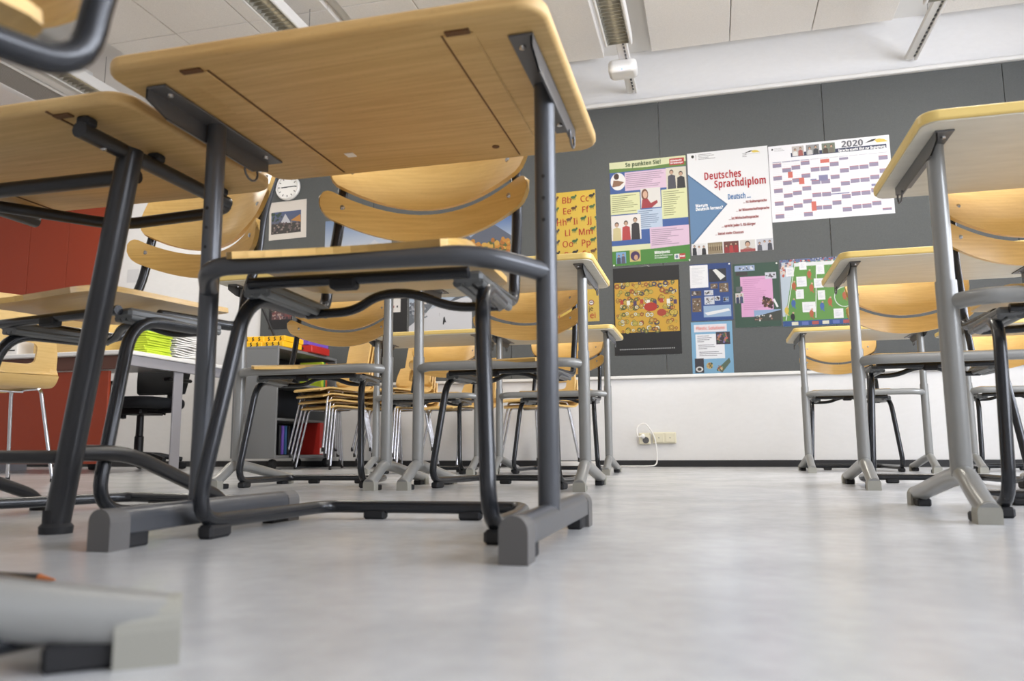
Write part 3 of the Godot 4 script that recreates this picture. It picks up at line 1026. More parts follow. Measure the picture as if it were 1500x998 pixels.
	p.rect(0.0, 0.31, 0.39, 0.2, rgb(228, 230, 168)); p.lines(0.02, 0.33, 0.34, 0.17, 9, rgb(130, 136, 90))
	p.rect(0.67, 0.31, 0.33, 0.28, rgb(228, 230, 168)); p.lines(0.69, 0.33, 0.28, 0.24, 12, rgb(130, 136, 90))
	p.rect(0.40, 0.28, 0.26, 0.19, rgb(226, 222, 216))
	p.disc(0.455, 0.34, 0.045, 0.055, rgb(120, 66, 40)); p.disc(0.46, 0.34, 0.03, 0.035, rgb(222, 172, 142))
	p.poly([Vector2(0.405, 0.47), Vector2(0.42, 0.385), Vector2(0.49, 0.38), Vector2(0.53, 0.425), Vector2(0.61, 0.40), Vector2(0.62, 0.425), Vector2(0.54, 0.47)], rgb(176, 44, 56))
	p.rect(0.35, 0.48, 0.32, 0.19, rgb(186, 206, 232)); p.lines(0.365, 0.495, 0.28, 0.17, 9, rgb(100, 120, 150))
	p.people(0.0, 0.52, 0.39, 0.24, rgb(236, 232, 226), [rgb(216, 200, 140), rgb(200, 60, 60), rgb(50, 48, 52)])
	p.rect(0.5, 0.66, 0.5, 0.2, rgb(226, 190, 216)); p.lines(0.52, 0.68, 0.42, 0.16, 9, rgb(150, 130, 150))
	p.rect(0.0, 0.81, 0.5, 0.05, rgb(226, 228, 176))
	p.poly([Vector2(0, 0.86), Vector2(0.5, 0.86), Vector2(1, 0.845), Vector2(1, 1), Vector2(0, 1)], rgb(72, 144, 52))
	p.people(0.05, 0.87, 0.13, 0.11, rgb(120, 170, 220), [rgb(70, 74, 96), rgb(90, 86, 110)])
	p.rect(0.23, 0.86, 0.14, 0.11, rgb(214, 190, 110)); p.disc(0.30, 0.915, 0.06, 0.045, rgb(70, 40, 96)); p.disc(0.31, 0.93, 0.026, 0.025, rgb(216, 160, 120))
	p.rect(0.80, 0.925, 0.065, 0.05, rgb(236, 236, 236)); p.rect(0.865, 0.925, 0.075, 0.05, rgb(206, 50, 48))
	p.disc(0.832, 0.95, 0.018, 0.016, rgb(110, 130, 160))
	t = sheet_of_paper("poster", "yellow-green and blue poster headed So punkten Sie! with photos of people", "poster", p, -0.713, 2.384, 0.592, 0.842, 0.009, BZ, 0.002)
	lettering(t, "So punkten Sie!", 0.046, Vector3(0.125, -0.031, 0.0042), "ink_green", true, 1, 0, false, false, 0.275)
	lettering(t, "Mittelpunkt", 0.03, Vector3(0.325, -0.757, 0.0042), "ink_white", true, 1, 0, false, false, 0.115)
	lettering(t, "Deutsch für Fortgeschrittene", 0.015, Vector3(0.325, -0.782, 0.0042), "ink_white", false, 1, 0, false, false, 0.135)
	lettering(t, "als Fremdsprache", 0.015, Vector3(0.325, -0.799, 0.0042), "ink_white", false, 1, 0, false, false, 0.10)
	lettering(t, "Klett", 0.02, Vector3(0.515, -0.80, 0.0042), "ink_white", true, 1, 0, false, false, 0.036)
	lettering(t, "Mittelpunkt", 0.018, Vector3(0.475, -0.034, 0.0042), "ink_white", true, 1, 0, false, false, 0.085)
	lettering(t, "für Einsteiger", 0.018, Vector3(0.475, -0.054, 0.0042), "ink_white", true, 1, 0, false, false, 0.095)
	pins(t, [Vector2(0.585, -0.835), Vector2(0.01, -0.835)])

	# alphabet poster
	p = Pic.new(300, 700, rgb(238, 190, 40), 7)
	p.grad(0, 0, 1, 1, rgb(240, 196, 48), rgb(226, 186, 70))
	p.disc(0.87, 0.86, 0.05, 0.021, rgb(150, 60, 50)); p.disc(0.87, 0.86, 0.036, 0.015, rgb(240, 234, 226)); p.rect(0.845, 0.855, 0.05, 0.008, rgb(60, 60, 70))
	var rowsxt := [["Aa", "Bb", "Cc"], ["Dd", "Ee", "Ff"], ["Gg", "Hh", "Ii", "Jj"], ["Kk", "Ll", "Mm"], ["Nn", "Oo", "Pp"], ["Qq", "Rr", "Ss"], ["Tt", "Uu", "Vv"], ["Ww", "Xx", "Yy"]]
	for k in 8:
		for j in rowsxt[k].size():
			var px: float = 0.22 + 0.32 * j if rowsxt[k].size() == 3 else 0.2 + 0.25 * j
			var py := 0.065 + 0.085 * k
			var c: Color = [rgb(44, 44, 40), rgb(70, 110, 60), rgb(60, 60, 70), rgb(110, 70, 40)][p.r.randi() % 4]
			# a small animal: body, head, legs
			p.disc(px + 0.07, py - 0.02, 0.045, 0.011, c); p.disc(px + 0.115, py - 0.03, 0.018, 0.009, c)
			for q in 3: p.rect(px + 0.04 + 0.028 * q, py - 0.015, 0.01, 0.018, c)
	t = sheet_of_paper("alphabet_poster", "tall yellow alphabet poster with red letters and small animals", "poster", p, -1.285, 2.174, 0.455, 1.062, 0.012, BZ, 0.002)
	for k in 8:
		for j in rowsxt[k].size():
			var px: float = 0.17 + 0.32 * j if rowsxt[k].size() == 3 else 0.14 + 0.25 * j
			lettering(t, rowsxt[k][j], 0.072, Vector3(px * 0.455, -(0.065 + 0.085 * k) * 1.062, 0.0042), "ink_red", false, 0.95, 0, true)
	var low := [["au", 0.25], ["eu", 0.48], ["äu", 0.66], ["ei", 0.89]]
	for q in low:
		lettering(t, q[0], 0.065, Vector3(q[1] * 0.455, -0.955 * 1.062, 0.0042), "ink_red", false, 0.95, 0, true)
	lettering(t, "je", 0.05, Vector3(0.86 * 0.455, -0.905 * 1.062, 0.0042), "ink_black", false, 0.95, 0, true)

	# dark art calendar with a plain pattern in the yellow field
	p = Pic.new(420, 560, rgb(28, 28, 30), 8)
	p.rect(0.02, 0.17, 0.96, 0.575, rgb(222, 168, 40))
	for k in 240:
		var cx := p.r.randf_range(0.05, 0.95)
		var row := p.r.randi() % 7
		var cy := 0.205 + row * 0.085
		var c: Color = [rgb(236, 200, 60), rgb(206, 190, 70), rgb(200, 90, 40), rgb(240, 236, 210), rgb(70, 62, 110), rgb(110, 120, 60), rgb(214, 150, 40)][p.r.randi() % 7]
		var q := p.r.randf_range(0.5, 1.1)
		cy += p.r.randf_range(-0.02, 0.02)
		p.disc(cx, cy, 0.036 * q, 0.027 * q, rgb(60, 56, 30)); p.disc(cx, cy, 0.031 * q, 0.023 * q, c); p.disc(cx, cy, 0.018 * q, 0.013 * q, rgb(96, 80, 40)); p.disc(cx, cy, 0.014 * q, 0.010 * q, rgb(226, 190, 70))
	for k in 9:
		var cx := 0.1 + 0.1 * k
		p.rect(cx, 0.37 + 0.01 * (k % 3), 0.05, 0.05, [rgb(196, 60, 40), rgb(240, 236, 220), rgb(80, 60, 100)][k % 3])
	p.disc(0.56, 0.46, 0.10, 0.05, rgb(196, 44, 30)); p.disc(0.72, 0.53, 0.07, 0.04, rgb(186, 60, 40))
	for k in 31: p.rect(0.08 + k * 0.0268, 0.925, 0.012, 0.014, rgb(196, 196, 196))
	t = sheet_of_paper("art_calendar", "black wall calendar with a yellow picture of circles and red shapes", "calendar", p, -0.705, 1.524, 0.505, 0.685, 0.0, BZ, 0.003)
	part("hanger", MB.new().tube([Vector3(0.22, 0.0, 0.004), Vector3(0.2525, 0.012, 0.004), Vector3(0.285, 0.0, 0.004)], 0.0015, 6), "steel", t)

	# pupils' boards
	p = Pic.new(300, 430, rgb(34, 66, 136), 9)
	p.grad(0, 0, 1, 1, rgb(32, 62, 130), rgb(38, 74, 150))
	p.rect(0.0, 0.02, 0.44, 0.40, rgb(238, 238, 240)); p.lines(0.05, 0.07, 0.34, 0.3, 12, rgb(206, 206, 214))
	p.rect(0.46, 0.10, 0.42, 0.23, rgb(44, 46, 56)); p.poly([Vector2(0.56, 0.12), Vector2(0.64, 0.10), Vector2(0.86, 0.24), Vector2(0.74, 0.30)], rgb(226, 226, 220))
	for q in [[0.49, 0.36, 0.17, 0.09], [0.70, 0.36, 0.22, 0.16], [0.02, 0.47, 0.24, 0.09], [0.33, 0.47, 0.22, 0.09], [0.33, 0.58, 0.24, 0.14], [0.58, 0.58, 0.13, 0.08], [0.03, 0.60, 0.22, 0.24], [0.78, 0.60, 0.14, 0.09]]:
		p.rect(q[0], q[1], q[2], q[3], [rgb(206, 210, 220), rgb(110, 140, 180), rgb(120, 96, 70), rgb(90, 80, 74)][p.r.randi() % 4])
		p.dabs(q[0] + 0.02, q[1] + 0.02, q[2] - 0.04, q[3] - 0.04, 14, 0.02, [rgb(50, 50, 56), rgb(190, 180, 170), rgb(90, 60, 50)])
	p.rect(0.30, 0.74, 0.66, 0.20, rgb(150, 180, 214)); p.poly([Vector2(0.32, 0.86), Vector2(0.9, 0.80), Vector2(0.94, 0.84), Vector2(0.4, 0.91)], rgb(236, 236, 236))
	t = sheet_of_paper("project_poster", "dark blue card board with white sheet and pasted photos", "poster", p, -0.122, 1.518, 0.302, 0.437, 0.0, BZ, 0.004)
	pins(t, [Vector2(0.012, -0.02), Vector2(0.29, -0.012)])
	p = Pic.new(300, 400, rgb(120, 178, 216), 10)
	p.rect(0.07, 0.05, 0.80, 0.14, rgb(236, 226, 230))
	p.rect(0.10, 0.23, 0.70, 0.46, rgb(240, 240, 242)); p.lines(0.14, 0.26, 0.36, 0.14, 4, rgb(90, 90, 100)); p.lines(0.16, 0.43, 0.46, 0.1, 3, rgb(90, 90, 100)); p.lines(0.18, 0.56, 0.56, 0.1, 3, rgb(90, 90, 100))
	p.rect(0.60, 0.20, 0.34, 0.23, rgb(60, 50, 60)); p.dabs(0.64, 0.24, 0.26, 0.15, 30, 0.03, [rgb(220, 90, 60), rgb(120, 110, 170), rgb(70, 100, 60), rgb(190, 120, 90)])
	p.rect(0.06, 0.68, 0.22, 0.27, rgb(60, 58, 66)); p.disc(0.17, 0.88, 0.09, 0.05, rgb(226, 224, 220)); p.disc(0.17, 0.88, 0.05, 0.03, rgb(70, 60, 50))
	p.disc(0.42, 0.82, 0.08, 0.06, rgb(206, 180, 110)); p.dabs(0.36, 0.77, 0.12, 0.1, 16, 0.016, [rgb(70, 90, 50), rgb(180, 90, 50)])
	p.poly([Vector2(0.58, 0.90), Vector2(0.9, 0.68), Vector2(0.93, 0.76), Vector2(0.72, 0.95)], rgb(90, 110, 90)); p.dabs(0.60, 0.82, 0.16, 0.1, 26, 0.018, [rgb(190, 80, 60), rgb(70, 120, 60), rgb(220, 200, 140)])
	t = sheet_of_paper("project_poster", "light blue card board with handwritten sheet and food photos", "poster", p, -0.128, 1.073, 0.297, 0.404, 0.0, BZ, 0.002)
	lettering(t, "Plastic Solutions", 0.036, Vector3(0.035, -0.048, 0.0042), "ink_pink", false, 1, 0, false, false, 0.205)
	p = Pic.new(300, 440, rgb(50, 84, 66), 11)
	p.rect(0.15, 0.21, 0.70, 0.63, rgb(226, 160, 206)); p.lines(0.2, 0.25, 0.56, 0.5, 16, rgb(200, 136, 182))
	p.rect(0.04, 0.03, 0.44, 0.09, rgb(150, 170, 206)); p.rect(0.06, 0.13, 0.26, 0.06, rgb(60, 54, 54)); p.dabs(0.08, 0.05, 0.36, 0.05, 16, 0.02, [rgb(226, 226, 230), rgb(80, 86, 100)])
	p.rect(0.70, 0.16, 0.24, 0.10, rgb(206, 206, 220)); p.dabs(0.72, 0.19, 0.2, 0.05, 10, 0.02, [rgb(80, 70, 76)])
	p.rect(0.05, 0.36, 0.14, 0.08, rgb(90, 96, 100)); p.people(0.03, 0.46, 0.18, 0.16, rgb(210, 204, 196), [rgb(40, 50, 90), rgb(60, 70, 110)])
	p.dabs(0.62, 0.55, 0.2, 0.16, 40, 0.035, [rgb(90, 54, 36), rgb(160, 110, 80), rgb(60, 40, 36)]); p.poly([Vector2(0.84, 0.58), Vector2(0.88, 0.57), Vector2(0.96, 0.70), Vector2(0.92, 0.71)], rgb(236, 236, 236))
	p.rect(0.42, 0.74, 0.58, 0.17, rgb(140, 170, 210)); p.poly([Vector2(0.42, 0.91), Vector2(0.42, 0.84), Vector2(1, 0.75), Vector2(1, 0.91)], rgb(64, 70, 60)); p.dabs(0.45, 0.82, 0.4, 0.08, 30, 0.02, [rgb(226, 222, 216), rgb(170, 120, 100), rgb(60, 60, 60)])
	t = sheet_of_paper("project_poster", "dark green card board with a pink sheet and pasted photos", "poster", p, 0.193, 1.50, 0.325, 0.483, 0.0, BZ, 0.004)
	pins(t, [Vector2(0.312, -0.012)])
	# football picture
	p = Pic.new(512, 520, rgb(96, 158, 62), 12)
	p.rect(0, 0, 1, 0.05, rgb(90, 110, 160)); p.dabs(0, 0, 1, 0.06, 120, 0.012, [rgb(200, 70, 60), rgb(60, 60, 90), rgb(230, 220, 200), rgb(110, 130, 180)])
	p.rect(0.2, 0.06, 0.8, 0.055, rgb(226, 228, 230))
	p.poly([Vector2(0, 0.04), Vector2(0.2, 0.04), Vector2(0.04, 0.85), Vector2(0, 0.85)], rgb(186, 200, 216)); p.dabs(0.0, 0.05, 0.15, 0.2, 50, 0.02, [rgb(200, 80, 60), rgb(230, 200, 180), rgb(90, 90, 120)])
	for q in [[0.2, 0.11, 0.04, 0.9], [0.2, 0.12, 0.98, 0.14], [0.5, 0.13, 0.45, 0.88], [0.97, 0.35, 0.97, 0.85]]:
		p.poly([Vector2(q[0], q[1]), Vector2(q[0] + 0.01, q[1]), Vector2(q[2] + 0.01, q[3] + 0.006), Vector2(q[2], q[3] + 0.006)], rgb(236, 238, 236))
	p.disc(0.86, 0.6, 0.14, 0.15, rgb(230, 234, 230)); p.disc(0.86, 0.6, 0.13, 0.14, rgb(96, 158, 62))
	for q in [[0.08, 0.12, 0.11, 0.14], [0.27, 0.05, 0.10, 0.12], [0.50, 0.11, 0.11, 0.14], [0.22, 0.27, 0.14, 0.15], [0.46, 0.31, 0.13, 0.14], [0.20, 0.46, 0.11, 0.14], [0.50, 0.49, 0.10, 0.14], [0.28, 0.65, 0.18, 0.15], [0.70, 0.77, 0.13, 0.14]]:
		p.rect(q[0], q[1], q[2], q[3], rgb(238, 238, 240)); p.lines(q[0] + 0.02, q[1] + 0.03, q[2] - 0.04, q[3] - 0.05, 5, rgb(196, 198, 210))
	for q in [[0.40, 0.24, 0], [0.18, 0.40, 0], [0.42, 0.44, 0], [0.16, 0.66, 1], [0.40, 0.82, 0], [0.66, 0.66, 0], [0.86, 0.58, 0], [0.55, 0.72, 1], [0.14, 0.86, 2], [0.06, 0.76, 3]]:
		var c: Color = [rgb(196, 92, 50), rgb(60, 100, 180), rgb(30, 30, 30), rgb(220, 190, 60)][q[2]]
		p.disc(q[0], q[1], 0.03, 0.05, c); p.disc(q[0] + 0.01, q[1] - 0.06, 0.014, 0.014, rgb(206, 160, 130)); p.poly([Vector2(q[0] - 0.03, q[1] + 0.07), Vector2(q[0], q[1] + 0.02), Vector2(q[0] + 0.035, q[1] + 0.075), Vector2(q[0] + 0.02, q[1] + 0.08), Vector2(q[0], q[1] + 0.05)], c)
	p.rect(0, 0.92, 1, 0.08, rgb(40, 80, 150))
	for k in 6: p.rect(0.12 + 0.14 * k, 0.935, 0.09, 0.05, [rgb(226, 220, 190), rgb(90, 110, 190), rgb(190, 80, 70)][k % 3])
	t = sheet_of_paper("football_poster", "green football pitch picture with white word cards and blue border", "poster", p, 0.527, 1.51, 0.50, 0.50, 0.004, BZ, 0.012)

	# left part of the board
	p = Pic.new(420, 300, rgb(190, 200, 220), 13)
	p.grad(0, 0, 1, 0.75, rgb(118, 146, 190), rgb(224, 226, 232))
	p.poly([Vector2(0, 0.8), Vector2(0.3, 0.55), Vector2(0.5, 0.7), Vector2(0.75, 0.45), Vector2(1, 0.7), Vector2(1, 1), Vector2(0, 1)], rgb(206, 210, 218))
	sheet_of_paper("landscape_picture", "pale snowy mountain picture with blue sky behind the front chair", "picture", p, -3.187, 2.105, 0.62, 0.44)
	p = Pic.new(420, 300, rgb(120, 150, 200), 14)
	p.grad(0, 0, 1, 0.5, rgb(84, 120, 184), rgb(200, 210, 222))
	p.poly([Vector2(0, 0.45), Vector2(0.25, 0.12), Vector2(0.45, 0.36), Vector2(0.7, 0.08), Vector2(1, 0.4), Vector2(1, 0.7), Vector2(0, 0.7)], rgb(96, 104, 124))
	p.rect(0, 0.5, 1, 0.5, rgb(96, 104, 44))
	p.dabs(0, 0.42, 1, 0.34, 160, 0.03, [rgb(214, 140, 40), rgb(190, 110, 30), rgb(226, 170, 60), rgb(90, 100, 40)])
	p.dabs(0, 0.78, 1, 0.2, 120, 0.025, [rgb(70, 84, 34), rgb(150, 150, 60), rgb(190, 170, 80)])
	sheet_of_paper("landscape_picture", "autumn mountain picture with orange trees beside the alphabet poster", "picture", p, -2.16, 2.02, 0.655, 0.44)
	p = Pic.new(440, 330, rgb(226, 228, 232), 15)
	p.grad(0, 0, 1, 0.42, rgb(150, 176, 208), rgb(196, 206, 218))
	p.poly([Vector2(0, 0.35), Vector2(0.16, 0.16), Vector2(0.3, 0.26), Vector2(0.38, 0.34), Vector2(0.2, 0.6), Vector2(0, 0.75)], rgb(110, 118, 128))
	p.poly([Vector2(0.0, 0.75), Vector2(0.35, 0.42), Vector2(0.7, 0.24), Vector2(1, 0.2), Vector2(1, 1), Vector2(0, 1)], rgb(218, 220, 226))
	p.poly([Vector2(0.66, 0.27), Vector2(0.78, 0.16), Vector2(0.92, 0.18), Vector2(0.72, 0.27)], rgb(90, 98, 110))
	p.dabs(0.02, 0.25, 0.3, 0.34, 60, 0.018, [rgb(84, 92, 104), rgb(170, 176, 184), rgb(130, 138, 148)])
	p.poly([Vector2(0.555, 0.60), Vector2(0.575, 0.575), Vector2(0.585, 0.64), Vector2(0.60, 0.70), Vector2(0.575, 0.69), Vector2(0.56, 0.74), Vector2(0.545, 0.73)], rgb(30, 30, 34))
	p.rect(0.49, 0.5, 0.004, 0.06, rgb(50, 50, 54))
	sheet_of_paper("ski_poster", "white ski slope poster with one small dark skier", "poster", p, -2.40, 1.45, 0.545, 0.41)
	p = Pic.new(64, 240, rgb(30, 30, 34), 16)
	sheet_of_paper("dark_poster", "narrow black poster strip left of the ski poster", "poster", p, -2.545, 1.45, 0.13, 0.42)
	for k in 2:
		p = Pic.new(60, 80, rgb(238, 234, 228), 17 + k)
		p.rect(0.2, 0.52, 0.16, 0.16, rgb(170, 40, 40)); p.rect(0.6, 0.52, 0.16, 0.16, rgb(40, 40, 44))
		sheet_of_paper("picture_card", ["white card with red and black squares left of the ski poster", "white card with red and black squares over the corner of the ski poster"][k], "card", p, [-2.56, -2.33][k], [1.385, 1.44][k], 0.085, 0.115, 0.0, BZ + 0.005, 0.001)
	p = Pic.new(320, 300, rgb(236, 226, 214), 19)
	p.rect(0.06, 0.27, 0.80, 0.58, rgb(54, 66, 104)); p.grad(0.06, 0.27, 0.80, 0.3, rgb(70, 90, 140), rgb(90, 96, 120))
	p.poly([Vector2(0.3, 0.6), Vector2(0.44, 0.33), Vector2(0.6, 0.6)], rgb(206, 206, 214)); p.rect(0.06, 0.58, 0.80, 0.27, rgb(60, 54, 50))
	p.dabs(0.08, 0.56, 0.76, 0.26, 60, 0.025, [rgb(40, 40, 44), rgb(110, 90, 90), rgb(150, 130, 120), rgb(80, 60, 70)])
	p.poly([Vector2(0.58, 0.52), Vector2(0.84, 0.38), Vector2(0.86, 0.58)], rgb(214, 140, 50)); p.dabs(0.06, 0.3, 0.3, 0.2, 20, 0.03, [rgb(40, 70, 50)])
	sheet_of_paper("photo_print", "photo of a town square at dusk on white paper below the clock", "picture", p, -3.742, 2.318, 0.365, 0.345, 0.02)
	p = Pic.new(220, 200, rgb(34, 32, 36), 20)
	p.rect(0.12, 0.0, 0.82, 0.68, rgb(110, 70, 70)); p.dabs(0.12, 0.02, 0.82, 0.64, 120, 0.04, [rgb(150, 70, 70), rgb(190, 160, 150), rgb(60, 50, 60), rgb(120, 100, 110)])
	sheet_of_paper("dark_picture", "small dark framed picture low on the board by the bookcase", "picture", p, -3.705, 1.44, 0.23, 0.265)
	p = Pic.new(60, 60, rgb(244, 244, 246), 21)
	sheet_of_paper("notice", "blank white sheet on the wall between red boards and pinboard", "paper", p, -5.215, 1.81, 0.13, 0.125, 0.0, -5.929)

	# clock
	t = thing("wall_clock", "round white wall clock with black hands on the pinboard", "clock", Vector3(-3.557, 2.442, BZ))
	var face := Transform3D(Basis(Vector3.RIGHT, PI / 2), Vector3.ZERO)
	part("case", MB.new().lathe([Vector2(0.0, 0.0), Vector2(0.115, 0.0), Vector2(0.118, 0.02), Vector2(0.108, 0.034), Vector2(0.098, 0.028)], Vector3.ZERO, 32, face), "plastic_white", t)
	part("dial", MB.new().lathe([Vector2(0.1, 0.022), Vector2(0.0, 0.0225)], Vector3.ZERO, 32, face), "paper", t)
	for k in 12:
		var a := TAU * k / 12
		part("hour_mark", MB.new().box(Vector3(0, 0.082, 0.0235), Vector3(0.007, 0.018, 0.001), 0.0, Transform3D(Basis(Vector3.BACK, a), Vector3.ZERO)), "ink_black", t)
	part("hour_hand", MB.new().box(Vector3(0, 0.028, 0.025), Vector3(0.009, 0.06, 0.0015), 0.0, Transform3D(Basis(Vector3.BACK, PI / 2 + 0.03), Vector3.ZERO)), "ink_black", t)
	part("minute_hand", MB.new().box(Vector3(0, 0.038, 0.027), Vector3(0.006, 0.086, 0.0015), 0.0, Transform3D(Basis(Vector3.BACK, -PI / 2 + 0.03), Vector3.ZERO)), "ink_black", t)

	# switch, sockets and their cable
	t = thing("light_switch", "round white wall switch left of the pinboard", "switch", Vector3(-3.875, 1.395, -5.93))
	part("plate", MB.new().lathe([Vector2(0.0, 0.0), Vector2(0.045, 0.0), Vector2(0.044, 0.012), Vector2(0.036, 0.018), Vector2(0.0, 0.019)], Vector3.ZERO, 20, face), "plastic_white", t)
	part("rocker", MB.new().lathe([Vector2(0.012, 0.018), Vector2(0.01, 0.022), Vector2(0.0, 0.022)], Vector3.ZERO, 12, face), "ink_grey", t)
	t = thing("wall_socket", "single cream wall socket with the white plug in it", "socket", Vector3(-0.497, 0.208, -5.93))
	part("plate", MB.new().box(Vector3(0, 0, 0.014), Vector3(0.086, 0.086, 0.028), 0.006), "plastic_cream", t)
	part("plug_well", MB.new().lathe([Vector2(0.024, 0.0295), Vector2(0.022, 0.029), Vector2(0.0, 0.0285)], Vector3(0, 0, 0), 20, Transform3D(Basis(Vector3.RIGHT, PI / 2), Vector3(0.008, -0.012, 0))), "bracket_grey", t)
	t = thing("wall_socket", "long cream double socket plate right of the plug", "socket", Vector3(-0.352, 0.213, -5.93))
	part("plate", MB.new().box(Vector3(0, 0, 0.010), Vector3(0.172, 0.084, 0.02), 0.006), "plastic_cream", t)
	for s in [-1.0, 1.0]:
		part("cover", MB.new().box(Vector3(s * 0.041, 0, 0.0215), Vector3(0.066, 0.066, 0.005), 0.002), "plastic_cream", t)
		part("screw", MB.new().lathe([Vector2(0.004, 0.0245), Vector2(0.0, 0.0255)], Vector3.ZERO, 8, Transform3D(Basis(Vector3.RIGHT, PI / 2), Vector3(s * 0.041, 0, 0))), "bracket_grey", t)
	t = thing("power_cable", "white power cable looping from its plug down to the floor", "cable", Vector3(0, 0, -5.88))
	part("plug", MB.new().lathe([Vector2(0.0, 0.0), Vector2(0.018, 0.0), Vector2(0.017, 0.02), Vector2(0.008, 0.03), Vector2(0.0, 0.03)], Vector3.ZERO, 14, Transform3D(Basis(Vector3.RIGHT, PI / 2), Vector3(-0.51, 0.225, -0.02))), "plastic_white", t)
	part("cord", MB.new().tube(bend([Vector3(-0.51, 0.225, 0.012), Vector3(-0.545, 0.22, 0.02), Vector3(-0.555, 0.30, 0.0), Vector3(-0.49, 0.33, -0.01), Vector3(-0.435, 0.25, -0.012), Vector3(-0.415, 0.18, -0.014), Vector3(-0.408, 0.09, -0.012), Vector3(-0.410, 0.008, 0.0), Vector3(-0.50, 0.006, 0.03), Vector3(-0.66, 0.006, 0.02), Vector3(-0.80, 0.008, 0.02), Vector3(-0.86, 0.012, 0.02)], 0.045, 6), 0.0048, 10), "plastic_white", t)
	t = thing("power_strip", "white power strip on the floor against the baseboard", "power strip", Vector3(-1.0, 0, -5.85))
	part("body", MB.new().box(Vector3(0, 0.021, 0), Vector3(0.30, 0.042, 0.055), 0.008), "plastic_white", t)
	for k in 4:
		part("outlet", MB.new().lathe([Vector2(0.02, 0.0425), Vector2(0.018, 0.043), Vector2(0.0, 0.0428)], Vector3(-0.1 + 0.066 * k, 0, 0), 14), "bracket_grey", t)

func planner_logo(p: Pic, x: float, y: float) -> void:
	var a := float(p.w) / p.h
	p.poly([Vector2(x - 0.10, y + 0.03 * a), Vector2(x - 0.04, y + 0.002 * a), Vector2(x + 0.0, y), Vector2(x - 0.03, y + 0.02 * a)], rgb8(40, 36, 36))
	p.poly([Vector2(x - 0.02, y + 0.01 * a), Vector2(x + 0.02, y), Vector2(x + 0.06, y + 0.01 * a), Vector2(x + 0.09, y + 0.035 * a), Vector2(x, y + 0.035 * a)], rgb8(240, 206, 70))
	p.rect(x - 0.1, y + 0.045 * a, 0.19, 0.004, rgb8(190, 190, 190))

func rgb8(r: int, g: int, b: int) -> Color:
	return Color8(r, g, b)

